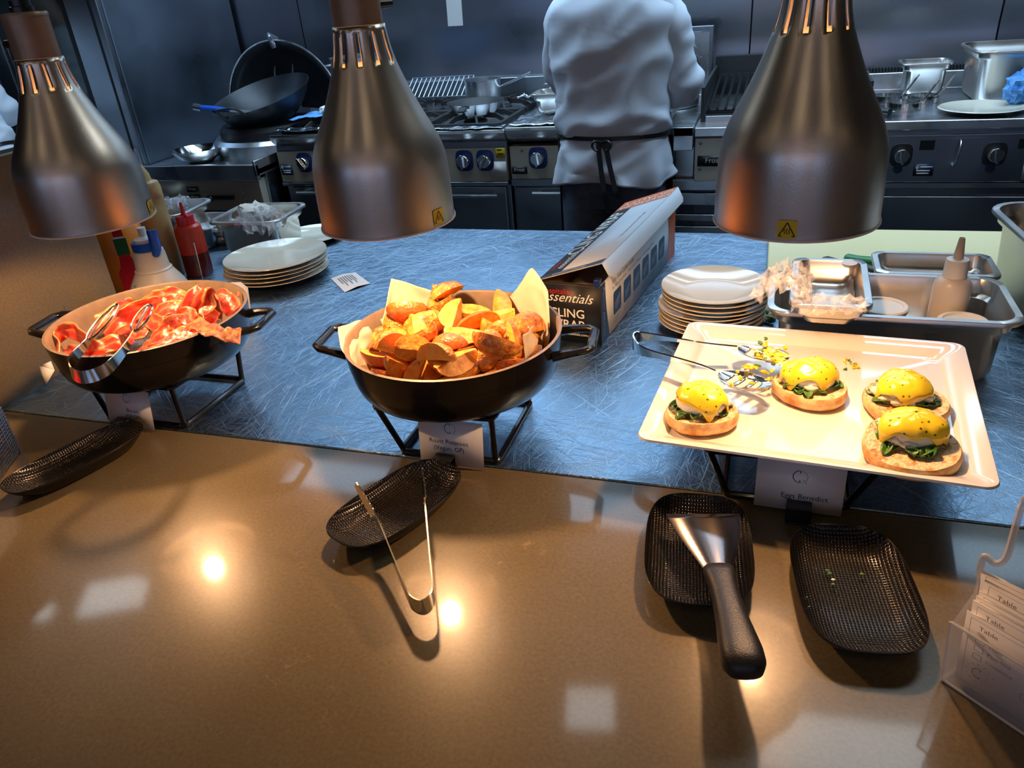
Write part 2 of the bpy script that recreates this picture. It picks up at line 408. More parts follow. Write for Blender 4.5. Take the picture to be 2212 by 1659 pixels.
# stone upstand at the left end of the counter
b = MB('stone'); b.box(-1.19, -1.15, -.6, 1.048, 0, 1.215)
struct(b.build('trim_1', bevel=.003))
slab('wall_light_blocker', 'ceiling', -5.5, 3.2, 1.86, 1.96, 1.93, 2.5)  # unseen drop panel added to keep the kitchen light off the front stone
# windows behind the camera, seen only as reflections
for i, (x0, x1) in enumerate(((-3.0, -1.9), (-.9, .3), (1.2, 2.3))):
    b = MB('black_matt', 'lit_cool'); b.box(x0 - .05, x1 + .05, -3.4, -3.37, 1.0, 2.2); b.use('lit_cool').box(x0, x1, -3.37, -3.365, 1.05, 2.15)
    struct(b.build('window_%d' % (i + 1), smooth=False))
# flat ceiling light panels over the pass, reflected in the stone
def ceil_panel(px, py, sx, sy, rz=0):
    d = P(px, py, CZ) - CP; p = P(px, py, CZ); t = (2.49 - CZ) / (-d.z); c = Vector((p.x + d.x * t, p.y + d.y * t, 2.49)); return c
LP = [((1275, 1535), .16, .16, .2), ((250, 1290), .26, .20, .5), ((50, 1330), .26, .08, .3), ((1850, 1625), .75, .22, .1)]
for i, (px, sx, sy, rz) in enumerate(LP):
    c = ceil_panel(px[0], px[1], 0, 0)
    b = MB('black_matt', 'lit_panel').at(T(*c) @ RZ(rz)); b.box(-sx / 2 - .02, sx / 2 + .02, -sy / 2 - .02, sy / 2 + .02, -.01, .01)
    b.use('lit_panel').box(-sx / 2, sx / 2, -sy / 2, sy / 2, -.014, -.01)
    o = b.build('ceiling_light', smooth=False)
    tag(o, 'flat square light panel set in the ceiling above the stone counter', 'ceiling light', 'ceiling panels over the counter')
# warm downlights of the dining side (tiny golden points mirrored in the heat lamps)
for i in range(10):
    x = -2.6 + (i % 5) * 1.2; y = -.5 - (i // 5) * 1.3
    b = MB('steel_dark', 'lit_warm').at(T(x, y, 2.5)); b.lathe([(0, -.004), (.05, -.004), (.055, 0), (.055, .01), (0, .01)], 20)
    b.use('lit_warm').lathe([(0, -.006), (.03, -.006), (.03, -.004)], 16)
    tag(b.build('downlight'), 'small round warm downlight in the dining ceiling', 'downlight', 'dining downlights')

# ---------------------------------------------------------------- counters
b = MB('stone'); b.box(-1.15, 1.6, -.6, .748, CZ - .04, CZ)
tag(b.build('stone_worktop', bevel=.002), 'glossy brown veined stone worktop along the front of the counter', 'worktop')
b = MB('counter_steel'); b.box(-2.3, 1.6, .751, 1.735, CZ - .035, CZ - .0005)
tag(b.build('steel_worktop', bevel=.002), 'scratched stainless steel worktop behind the brown stone', 'worktop')
slab('trim_2', 'steel_dark', -2.25, 1.55, .80, 1.68, .05, CZ - .036)
slab('trim_3', 'dining', -1.14, 1.55, -.5, .80, .05, CZ - .042)

# ================================================================ kitchen line
RY0, RY1, RZt = 2.60, 3.38, .925
def knob(parent, x, z, y=2.612, ang=0, mt='steel_bright', plate='blue_knob', r=.026):
    b = MB(plate).at(T(x, y, z) @ RX(PI / 2)); b.prism([(p[0], p[1]) for p in sell(r * 1.28, r * 1.45, 0, 3.2, 28)], 0, .006)
    k = b.build('knob', parent, bevel=.001)
    b = MB(mt).at(T(x, y - .006, z) @ RX(PI / 2) @ RZ(ang))
    b.lathe([(0, .022), (r * .8, .022), (r * .9, .018), (r * .95, 0), (0, 0)], 24)
    b.box(-r * .17, r * .17, -r * .95, r * .95, .018, .032)
    b.build('dial', k, bevel=.001)
    return k
def label_plate(parent, x, z, w_, h, txt, y=2.608, bg='black', fg='ink_white', size=.018, name='nameplate'):
    b = MB(bg).at(T(x, y, z) @ RX(PI / 2)); b.box(-w_ / 2, w_ / 2, -h / 2, h / 2, 0, .0015)
    b.use(fg)
    for t, s_, dy in txt:
        if t == '#': b.box(s_[0], s_[1], dy - .0022, dy + .0022, .0014, .0018)      # unreadable line of small print
        elif t == '<>': b.flat([(s_ - .006, dy), (s_, dy - .009), (s_ + .006, dy), (s_, dy + .009)], .0018)
        else: b.text(t, s_, T(0, dy, .0016))
    return b.build(name, parent, smooth=False)
def bar_handle(parent, x0, x1, z, y=2.60, out=.035, r=.007, mt='steel', name='handle'):
    b = MB(mt); b.tube([(x0, y - out, z), (x1, y - out, z)], r, 10)
    for x in (x0 + .02, x1 - .02): b.tube([(x, y, z), (x, y - out, z)], r * .8, 8)
    return b.build(name, parent)
def hull(b, x0, x1, front=2.61, z1=.895, z0=.12): b.box(x0, x1, front, RY1, z0, z1)

# -- six burner range, left
rg = thing('cooking_range', 'wide steel gas range with blue knobs left of the chef', 'range', (0, 0, 0))
b = MB('steel_dark'); b.box(-1.83, -.885, 2.64, RY1, .12, .74); b.build('body', rg, bevel=.003)
b = MB('steel'); b.loft([[(x, y, z) for y, z in ((2.60, .932), (2.595, .922), (2.605, .905), (2.63, .885), (2.64, .885), (2.64, .90), (RY1, .90), (RY1, .932), (2.66, .925))] for x in (-1.835, -.882)], True, True, True)
b.build('hob_top', rg, bevel=.001)
b = MB('steel_dark'); b.box(-1.832, -.884, 2.625, 2.64, .855, .888); b.build('shadow_rail', rg)
b = MB('panel'); b.box(-1.83, -.885, 2.612, 2.66, .748, .868); b.build('control_panel', rg, bevel=.004)
b = MB('steel_dark'); b.box(-1.83, -.885, 2.608, 2.66, .735, .748); b.build('panel_foot', rg, bevel=.002)
for x, a in ((-1.709, .6), (-1.58, 0), (-1.42, 0), (-1.27, 0), (-1.12, .1), (-1.045, .0), (-.965, -.5)):
    if x in (-1.12,): continue
    knob(rg, x, .826, 2.612, a)
label_plate(rg, -1.795, .80, .05, .042, [('<>', -.017, .010), ('#', (-.008, .020), .010), ('#', (-.018, .018), -.004), ('#', (-.016, .018), -.012)], bg='ink_blue')
label_plate(rg, -.905, .852, .034, .034, [('#', (-.012, .006), .010), ('#', (-.010, .010), -.004)], bg='yellow', fg='ink', name='sticker')
label_plate(rg, -.918, .794, .062, .055, [], bg='ink_white', name='blank_label')
d = MB('steel_dark'); d.box(-1.80, -.90, 2.625, 2.64, .15, .728); dr = d.build('door', rg, bevel=.004)
bar_handle(dr, -1.76, -1.60, .712, 2.625); bar_handle(dr, -1.22, -.925, .702, 2.625)
# burner grates
def grate(parent, cx, cy, w_=.29, d_=.30, z=.955):
    b = MB('castiron')
    for s_ in (-1, 1):
        b.box(cx - w_ / 2, cx + w_ / 2, cy + s_ * d_ / 2 - .007, cy + s_ * d_ / 2 + .007, z - .03, z - .008)
        b.box(cx + s_ * w_ / 2 - .007, cx + s_ * w_ / 2 + .007, cy - d_ / 2, cy + d_ / 2, z - .03, z - .008)
    for k in range(8):
        a = 2 * PI * k / 8 + PI / 8; c, s_ = math.cos(a), math.sin(a); R0 = .045; R1 = .15
        pts = [(cx + c * R0, cy + s_ * R0, z - .004), (cx + c * .06, cy + s_ * .06, z), (cx + c * .11, cy + s_ * .11, z), (cx + c * R1, cy + s_ * R1, z - .018)]
        b.band(pts, .009, (0, 0, 1), .008)
    g = b.build('grate', parent, bevel=.001)
    b = MB('castiron').at(T(cx, cy, z - .03)); b.lathe([(.045, -.004), (.045, .008), (.03, .014), (0, .014)], 20); b.build('burner', g)
for cx in (-1.66, -1.36, -1.06):
    for cy in (2.80, 3.12): grate(rg, cx, cy)
b = MB('steel_dark'); b.box(-1.83, -.885, 3.30, RY1, .93, 1.02); b.build('splashback', rg, bevel=.003)

# -- narrow range in front of the chef
r2 = thing('cooking_range', 'narrow steel range unit with one blue knob at the chef\'s left hand', 'range')
b = MB('steel_dark'); b.box(-.872, -.50, 2.63, RY1, .12, .74); b.build('body', r2, bevel=.003)
b = MB('steel'); b.loft([[(x, y, z) for y, z in ((2.60, .938), (2.595, .928), (2.605, .905), (2.63, .885), (2.64, .885), (2.64, .90), (RY1, .90), (RY1, .938))] for x in (-.876, -.502)], True, True, True)
b.build('hob_top', r2, bevel=.001)
b = MB('panel'); b.box(-.872, -.505, 2.612, 2.66, .757, .872); b.build('control_panel', r2, bevel=.004)
b = MB('steel_dark'); b.box(-.872, -.505, 2.608, 2.66, .735, .757); b.build('panel_foot', r2)
knob(r2, -.768, .832, 2.612, .1)
label_plate(r2, -.838, .79, .056, .026, [('Frost', .019, .002)])
b = MB('green').at(T(-.826, 2.611, .858)); b.ball((0, 0, 0), .004, 10); b.build('pilot_light', r2)
d = MB('steel_dark'); d.box(-.865, -.51, 2.622, 2.64, .15, .728); dr = d.build('door', r2, bevel=.004)
bar_handle(dr, -.79, -.55, .712, 2.622)

# -- plain bench
bn = thing('steel_bench', 'plain steel bench between the chef and the char grill', 'bench')
b = MB('steel'); b.box(-.498, -.237, 2.60, RY1, .895, .925); b.box(-.498, -.237, 2.60, 2.615, .85, .925); b.build('top', bn, bevel=.003)
b = MB('steel_dark'); b.box(-.498, -.30, 2.70, RY1, .10, .894); b.build('cabinet', bn)
b = MB('steel'); b.box(-.30, -.238, 2.66, RY1, .74, .85); b.build('side_panel', bn, bevel=.002)
o = MB('wood').box(-.52, -.31, 2.62, 2.695, .752, .785).build('chopping_board', bevel=.003)
tag(o, 'thick wooden board on the shelf under the bench by the chef', 'board')
b = MB('steel')
for z0, z1 in ((.715, .75), (.665, .705), (.61, .632), (.53, .59)): b.box(-.50, .33, 2.62, 2.64, z0, z1)
tag(b.build('shelf_rack', bevel=.002), 'low steel shelving with long rails under the bench and grill', 'rack')

# -- char grill
cg = thing('char_grill', 'char grill with a black ribbed grate and high dark sides', 'grill')
b = MB('steel'); b.box(-.234, .305, 2.60, RY1, .893, .922); b.build('top', cg, bevel=.003)
b = MB('steel_dark'); b.box(-.234, .305, 2.63, RY1, .745, .893); b.build('body', cg)
b = MB('panel'); b.box(-.232, -.10, 2.61, 2.63, .748, .888); b.build('control_panel', cg, bevel=.002)
label_plate(cg, -.172, .815, .10, .034, [('Frost', .024, .002)], y=2.608)
for z in (.872, .79):
    MB('steel_dark').at(T(-.214, 2.607, z)).ball((0, 0, 0), .005, 10).build('screw', cg)
b = MB('steel'); b.box(-.205, .29, 2.655, 2.665, .922, .948); b.build('drip_lip', cg, bevel=.001)
b = MB('castiron'); b.box(-.225, -.215, 2.70, 3.32, .922, 1.03); b.box(.28, .29, 2.70, 3.32, .922, 1.03); b.box(-.225, .29, 3.30, 3.34, .922, 1.06); b.box(-.215, .28, 2.70, 2.71, .922, .945); b.build('guard', cg)
b = MB('castiron')
for k in range(19):
    x = -.20 + k * .0262
    b.loft([[(x - .005, y, z + .0), (x, y, z + .012), (x + .005, y, z + .0)] for y, z in ((2.72, .955), (3.28, 1.0))], True, True, True)
b.box(-.21, .28, 2.72, 2.73, .935, .957); b.box(-.21, .28, 3.27, 3.28, .97, 1.0)
b.build('grill_grate', cg)
# -- griddle range at the right
g2 = thing('griddle_range', 'dark steel griddle range with black control panel on the right', 'range')
b = MB('steel'); b.box(.31, 1.45, 2.60, 3.22, .90, .928); b.build('top', g2, bevel=.004)
b = MB('steel_dark'); b.box(.31, 1.45, 2.62, 3.3, .12, .90); b.build('body', g2)
b = MB('steel_dark'); b.box(.31, 1.45, 2.605, 2.62, .745, .885); b.build('control_panel', g2, bevel=.002)
for x in (.384, .634):
    knob(g2, x, .828, 2.605, .15, 'steel_bright', 'black_matt', .024)
    MB('ink_blue').at(T(x - .004, 2.603, .786) @ RX(PI / 2)).lathe([(.013, 0), (.013, .005), (0, .005)], 18).build('button', g2)
for x in (.451, .71):
    MB('ink').box(x - .02, x + .02, 2.603, 2.605, .842, .87).build('display', g2)
label_plate(g2, .452, .783, .055, .036, [('<>', -.018, .008), ('#', (-.010, .024), .008), ('#', (-.020, .018), -.003), ('#', (-.018, .016), -.011)], y=2.603, bg='ink_blue')
label_plate(g2, .735, .79, .04, .075, [], y=2.603, bg='box_white', name='blank_label')
b = MB('steel_dark').box(.475, .60, 2.602, 2.605, .755, .875); b.build('hatch', g2)
b = MB('steel'); b.tube(smooth_path([(.537, 2.60, .872), (.537, 2.585, .865), (.534, 2.575, .84), (.53, 2.585, .80), (.53, 2.60, .793)], 4), .003, 8); b.build('handle', g2)
b = MB('steel'); b.box(.31, 1.45, 2.604, 2.612, .728, .742); b.build('rail', g2)
d = MB('steel_dark'); d.box(.315, 1.45, 2.606, 2.62, .44, .70); dr = d.build('door', g2, bevel=.003)
MB('black_matt').box(.50, 1.2, 2.60, 2.607, .50, .585).build('recess', dr)
b = MB('steel'); b.box(.31, 1.45, 3.22, 3.30, .90, .985); b.build('splashback', g2, bevel=.003)
b = MB('castiron'); 
for k in range(30): b.box(.33 + k * .0105, .337 + k * .0105, 3.235, 3.285, .985, 1.0)
b.build('vent_comb', g2)

# -- wok station at the left
wk = thing('wok_station', 'low steel wok burner station in the left corner of the kitchen', 'wok burner')
b = MB('steel'); b.box(-2.42, -1.85, 2.50, RY1, .805, .83); b.box(-2.42, -1.85, 2.49, 2.51, .785, .845); b.box(-1.862, -1.85, 2.49, RY1, .80, .86); b.build('top', wk, bevel=.003)
b = MB('panel'); b.box(-2.40, -1.87, 2.52, 2.56, .66, .785); b.build('control_panel', wk, bevel=.002)
b = MB('steel_dark'); b.box(-2.41, -1.86, 2.56, RY1, .1, .805); b.box(-2.38, -1.88, 2.49, 2.52, .58, .625); b.build('body', wk, bevel=.002)
label_plate(wk, -2.19, .745, .055, .022, [('Frost', .016, .002)], y=2.518)
label_plate(wk, -2.19, .715, .055, .022, [('#', (-.02, .02), 0)], y=2.518)
b = MB('black'); b.box(-2.12, -2.0, 2.505, 2.52, .708, .722); b.at(T(-2.10, 2.50, .712)).ball((0, 0, 0), .013, 12); b.build('lever', wk)
for x in (-2.14, -1.955): MB('steel_dark').at(T(x, 2.518, .735)).ball((0, 0, 0), .006, 10).build('screw', wk)
b = MB('steel'); b.tube(smooth_path([(-2.40, 2.50, .75), (-2.37, 2.45, .72), (-2.33, 2.45, .70), (-2.30, 2.47, .74)], 5), .012, 10); b.build('tap', wk)
wx, wy = -1.99, 2.86
b = MB('steel').at(T(wx, wy, .83)); b.lathe([(.25, 0), (.25, .055), (.235, .07), (.19, .07), (.19, 0)], 40); b.build('burner_ring', wk)
b = MB('castiron').at(T(wx, wy, .90)); b.lathe([(.215, 0), (.215, .03), (.20, .045), (.165, .045), (.165, 0), (.215, 0)], 40); b.build('wok_stand', wk)
# round splash guard behind the wok
b = MB('wok')
b.grid(lambda u, v: (wx + (.02 + .255 * v) * math.cos(R_(-4 + 205 * u)), wy + .22 - .10 * v * v, .965 + (.02 + .255 * v) * math.sin(R_(-4 + 205 * u))), 40, 8)
gd = b.build('splash_guard', wk, solid=.004)
b = MB('steel'); b.tube([(wx + .277 * math.cos(R_(-4 + 205 * k / 40)), wy + .12, .965 + .277 * math.sin(R_(-4 + 205 * k / 40))) for k in range(41)], .004, 8); b.build('edge_rim', gd)
b = MB('steel').tube(smooth_path([(wx - .03, wy + .2, 1.235), (wx - .01, wy + .12, 1.255), (wx + .02, wy + .08, 1.25), (wx + .03, wy + .08, 1.215)], 5), .009, 8, flat=2); b.build('hook', gd)
wo = thing('wok', 'black steel wok with two loop handles resting on the burner ring', 'wok', (wx + .01, wy - .03, 1.0)); wo.rotation_euler = (R_(14), R_(-6), 0)
b = MB('wok'); b.lathe([(0, -.07), (.06, -.062), (.12, -.035), (.17, .01), (.205, .06), (.208, .06), (.174, .008), (.123, -.039), (.06, -.067), (0, -.075)], 44); b.build('bowl', wo)
for s_ in (-1, 1):
    b = MB('castiron'); b.tube(smooth_path([(-.045, s_ * .20, .05), (-.045, s_ * .235, .085), (-.03, s_ * .25, .10), (.03, s_ * .25, .10), (.045, s_ * .235, .085), (.045, s_ * .20, .05)], 4), .005, 8)
    b.build('handle', wo)
lb = thing('spatula', 'blue handled turner lying across the black wok', 'spatula', (wx - .16, wy - .155, 1.015))
MB('cap_blue').tube([(-.05, 0, .012), (0, .01, .005), (.06, .03, -.005)], [.011, .012, .008], 10).build('grip', lb)
MB('steel_dark').tube([(-.08, -.005, .018), (-.05, 0, .012)], .014, 10).build('end_cap', lb)
MB('steel').band([(.06, .03, -.005), (.16, .10, -.03)], .006, (0, 0, 1), .002).build('shaft', lb)
bw = MB('steel_bright').at(T(-2.20, 2.62, .831)); bw.lathe([(0, 0), (.045, 0), (.085, .03), (.10, .055), (.104, .055), (.087, .027), (.047, -.003 + .003), (0, 0)], 32)
tag(bw.build('mixing_bowl'), 'shiny steel bowl on the wok station beside the burner ring', 'bowl')
# tall cabinet / fridge at far left
fr = thing('upright_fridge', 'tall steel fridge with a dark glass door at the far left', 'fridge')
b = MB('clad_l'); b.box(-3.7, -2.44, 2.60, RY1, .07, 2.2); b.build('carcass', fr, bevel=.003)
b = MB('steel_dark'); b.box(-2.60, -2.445, 2.575, 2.60, .12, 2.15); b.build('door_frame', fr, bevel=.003)
b = MB('black_matt'); b.box(-2.485, -2.478, 2.572, 2.576, .12, 2.15); b.box(-2.625, -2.60, 2.58, 2.60, .12, 2.15); b.build('door_seal', fr)
b = MB('glass_door'); b.box(-2.98, -2.61, 2.585, 2.60, .3, 2.15); b.build('door', fr)
b = MB('steel_dark'); b.box(-3.10, -2.98, 2.575, 2.60, .12, 2.15); b.box(-3.10, -2.6, 2.575, 2.60, .12, .98); b.build('door_stile', fr, bevel=.003)
b = MB('steel'); b.box(-3.04, -3.015, 2.53, 2.545, 1.10, 1.30); hd = b.build('handle', fr, bevel=.004)
MB('black').box(-3.035, -3.02, 2.545, 2.575, 1.27, 1.29).build('handle_mount', hd)
MB('steel').box(-2.464, -2.452, 2.56, 2.574, .80, .90).build('hinge', fr)

# ---------------------------------------------------------------- loose things along the kitchen line
def pan_gn(name, label, cat, L, W_, D, loc, rz=0, mt='steel_pan', tilt=(0, 0), group=None, lip=.011, step=True):
    """gastronorm container; loc is the centre of the rim plane"""
    r = min(L, W_) * .17; b = MB(mt)
    def rr(l, w_, rad, z): return rrect(l, w_, rad, z, 6)
    iL, iW = L - 2 * lip, W_ - 2 * lip; s_ = .07 * D + .004; q = .006 if step else 0
    rings = [rr(.02, .01, .004, -D), rr(iL - 2 * s_ - .03, iW - 2 * s_ - .03, r * .7, -D), rr(iL - 2 * s_ - .008, iW - 2 * s_ - .008, r * .8, -D + .004), rr(iL - 2 * s_, iW - 2 * s_, r * .8, -D + .014),
             rr(iL - 2 * q - .004, iW - 2 * q - .004, r * .82, -.026), rr(iL - q * .6, iW - q * .6, r * .86, -.021), rr(iL, iW, r * .9, -.004), rr(iL + .003, iW + .003, r * .9, 0),
             rr(L - .002, W_ - .002, r, 0), rr(L, W_, r, -.0015), rr(L, W_, r, -.006), rr(L - .002, W_ - .002, r, -.006), rr(L - .003, W_ - .003, r, -.0015),
             rr(iL + .003, iW + .003, r * .9, -.003), rr(iL + .002, iW + .002, r * .9, -.02), rr(iL - 2 * q - .002, iW - 2 * q - .002, r * .84, -.027), rr(iL - 2 * s_ + .003, iW - 2 * s_ + .003, r * .8, -D + .012), rr(iL - 2 * s_ - .008, iW - 2 * s_ - .008, r * .8, -D - .0005), rr(.02, .01, .004, -D - .001)]
    b.loft(rings, True, True, True)
    o = b.build(name, angle=50); o.location = loc; o.rotation_euler = (tilt[0], tilt[1], rz)
    return tag(o, label, cat, group)
def pot(name, label, r, h, loc, rim=.004, mt='steel', handle=None):
    t = thing(name, label, 'pot', loc)
    b = MB(mt); b.lathe([(0, 0), (r - .006, 0), (r, .006), (r, h), (r + rim, h + .002), (r + rim, h + .004), (r - .002, h + .003), (r - .003, .008), (0, .004)], 36); b.build('body', t)
    return t
sp = pot('saucepan', 'shiny steel saucepan on the back burner of the wide range', .072, .085, (-1.12, 3.08, .956), mt='steel')
MB('steel').tube([(.07, 0, .055), (.10, 0, .065), (.21, -.01, .105)], [.006, .008, .009], 10, flat=.6).build('handle', sp)
fp = thing('frying_pan', 'small dark rimmed frying pan on the front burner, handle towards the counter', 'frying pan', (-1.06, 2.82, .956))
b = MB('steel', 'castiron'); b.lathe([(0, 0), (.075, 0), (.10, .03), (.108, .04), (.11, .042)], 40); b.use('castiron').lathe([(.11, .042), (.106, .04), (.098, .03), (.072, .004), (0, .003)], 40); b.build('body', fp)
b = MB('castiron'); b.band([(0, -.10, .033), (.003, -.14, .04), (.004, -.17, .03)], [.012, .015, .012], (1, 0, 0), .006); hh = b.build('handle', fp)
for x, z in ((-.007, .034), (.007, .034), (0, .022)): MB('steel_bright').ball((x, -.106, z), .0045, 8).build('rivet', hh)
# ribbed rack behind
b = MB('steel_dark')
for k in range(14): b.tube([(-1.53 + k * .022, 3.20, .965), (-1.515 + k * .022, 3.28, 1.035)], .0035, 6)
b.tube([(-1.535, 3.20, .965), (-1.24, 3.20, .965)], .004, 6); b.tube([(-1.52, 3.28, 1.035), (-1.225, 3.28, 1.035)], .004, 6)
tag(b.build('wire_rack'), 'tilted wire rack leaning at the back of the wide range', 'rack')
sk = pot('stock_pot', 'tall steel stock pot at the left back of the wide range', .13, .19, (-1.83 + .14, 3.16, .957))
b = MB('steel').tube(smooth_path([(-.128, -.02, .165), (-.165, -.03, .16), (-.165, .03, .16), (-.128, .02, .165)], 5), .005, 8); b.build('handle', sk)
tag(MB('steel').box(-2.06, -1.84, 3.28, 3.30, .86, 1.035).build('splash_panel', bevel=.003), 'small steel splash panel between the wok and the stock pot', 'panel')
# foil lining and cloth at the range's left corner
def crumple(name, label, cat, mt, x0, x1, y0, y1, z, amp, seed, nu=40, nv=14, droop=0, solid=.0015, f=22, lift=None):
    b = MB(mt)
    def fn(u, v):
        x, y = x0 + (x1 - x0) * u, y0 + (y1 - y0) * v; n = noise.noise(Vector((x * f, y * f, seed))); n2 = noise.noise(Vector((x * f * 2.7, y * f * 2.7, seed + 9)))
        return (x + .006 * n2, y + .006 * n, z + amp * (1 + n + .5 * n2) - droop * (1 - v) ** 3 + (lift(u, v) if lift else 0))
    b.grid(fn, nu, nv)
    o = b.build(name, solid=solid, angle=20); tag(o, label, cat); return o
crumple('foil_sheet', 'crumpled foil lining along the left front edge of the wide range', 'foil', 'foil', -1.83, -1.50, 2.60, 2.68, .938, .009, 3)
crumple('foil_sheet', 'crumpled foil along the front edge of the wide range right of the lamp', 'foil', 'foil', -1.25, -.89, 2.60, 2.655, .936, .004, 5)
crumple('foil_sheet', 'crumpled foil under the steel containers on the narrow range', 'foil', 'foil', -.87, -.56, 2.61, 2.80, .942, .005, 7)
crumple('foil_sheet', 'loose ball of foil between saucepan and containers', 'foil', 'foil', -.95, -.82, 2.98, 3.10, .96, .02, 11, 24, 20)
crumple('cleaning_cloth', 'blue cloth spread over the left front burner of the range', 'cloth', 'blue_cloth', -1.80, -1.42, 2.70, 2.86, .966, .006, 21, 34, 16, lift=lambda u, v: .03 * u)
b = MB('paper').ball((-1.66, 2.76, .992), (.035, .025, .018), 16, .5, 4, 3); tag(b.build('paper_towel', angle=20), 'scrap of white paper on the blue cloth', 'paper')
# steel containers left of the chef
pan_gn('food_container', 'steel container on the narrow range, front one left of the chef', 'container', .20, .15, .065, (-.735, 2.84, 1.02))
pan_gn('food_container', 'steel container behind the front one, left of the chef', 'container', .20, .15, .06, (-.74, 3.04, 1.03))
pan_gn('food_container', 'steel container at the back left of the chef, highest of the three', 'container', .20, .15, .135, (-.72, 3.24, 1.074))
# behind / right of chef
sh = MB('steel_dark', 'steel'); sh.use('steel').box(-.50, -.245, 3.28, 3.295, .925, 1.155); sh.use('steel_dark').box(-.505, -.24, 3.27, 3.30, 1.155, 1.175); sh.box(-.25, -.235, 3.26, 3.30, .925, 1.175)
tag(sh.build('splash_panel', bevel=.002), 'upright steel splash panel behind the pot right of the chef', 'panel')
pt = pot('stock_pot', 'steel pot with a bail handle on the bench right of the chef', .10, .16, (-.36, 3.02, .926))
MB('steel').tube([(.10 * math.cos(R_(a)), -.02, .15 + .09 * math.sin(R_(a))) for a in range(0, 181, 12)], .004, 8).build('bail_handle', pt)
pan_gn('roasting_tray', 'steel tray with a handle under the chef\'s right elbow', 'tray', .24, .30, .06, (-.42, 2.78, .99))
# griddle things
et = pan_gn('egg_tray', 'deep steel container holding brown eggs on the griddle', 'container', .53, .32, .15, (.85, 2.99, 1.083))
for k, (x, y, z) in enumerate(((.645, 2.93, 1.055), (.62, 2.99, 1.035), (.70, 3.03, 1.035), (.80, 2.90, 1.035), (.76, 3.0, 1.03), (.88, 3.05, 1.035), (.69, 2.88, 1.03))):
    b = MB('egg_shell').at(T(x, y, z) @ RZ(k)); b.ball((0, 0, 0), (.027, .021, .021), 18)
    tag(b.build('egg'), 'brown egg showing above the rim of the deep container' if k == 0 else 'brown egg lower down inside the deep steel container', 'egg', None if k == 0 else 'eggs down in the deep container')
pan_gn('food_container', 'small square steel container left of the egg container', 'container', .16, .15, .10, (.49, 3.12, 1.032))
for k, (x, y, lab) in enumerate(((.40, 2.80, 'steel egg ring with a tab, front one on the griddle'), (.47, 2.93, 'steel egg ring with a raised tab, behind on the griddle'), (.365, 2.95, 'steel egg ring half behind the heat lamp'))):
    t = thing('egg_ring', lab, 'egg ring', (x, y, .929))
    MB('steel_bright').lathe([(.045, 0), (.045, .022), (.047, .022), (.047, 0), (.045, 0)], 30).build('ring', t)
    MB('steel_bright').band([(.045, 0, .02), (.065, .02, .04), (.09, .04, .075)], .009, (0, 1, 0), .002).build('tab', t)
b = MB('black'); b.tube([(.30, 2.72, .941), (.345, 2.68, .941)], .012, 12); tag(b.build('utensil_handle'), 'end of a black handle lying at the front of the griddle', 'handle end')
b = MB('china').at(T(.60, 2.72, .929)); b.lathe([(0, .002), (.06, .002), (.115, .012), (.118, .014), (.115, .016), (.06, .006), (0, .006)], 44); tag(b.build('plate'), 'large cream plate at the front edge of the griddle', 'plate')
b = MB('blue_cloth').ball((.715, 2.76, .985), (.055, .04, .048), 24, .45, 5, 4); tag(b.build('cleaning_cloth', angle=25), 'bunched blue cloth in front of the egg container', 'cloth')
b = MB('paper').ball((.765, 2.71, .965), (.035, .03, .03), 18, .4, 5, 8); tag(b.build('paper_towel', angle=25), 'crumpled white paper beside the bunched blue cloth', 'paper')
# paper docket hanging from a rail over the pass
b = MB('steel').tube([(-2.2, 2.12, 1.80), (1.0, 2.12, 1.80)], .008, 10); tr = tag(b.build('docket_rail'), 'steel docket rail above the pass, over the frame', 'rail')
pb = Q(984, 56, 2.1)
b = MB('docket'); b.grid(lambda u, v: (pb.x + (u - .5) * .048 + .006 * math.sin(v * 3), 2.1 + .006 * math.cos(u * 3), pb.z + (1.80 - pb.z) * v), 6, 16)
tag(b.build('order_docket'), 'white paper docket strip hanging in front of the steel wall', 'docket')
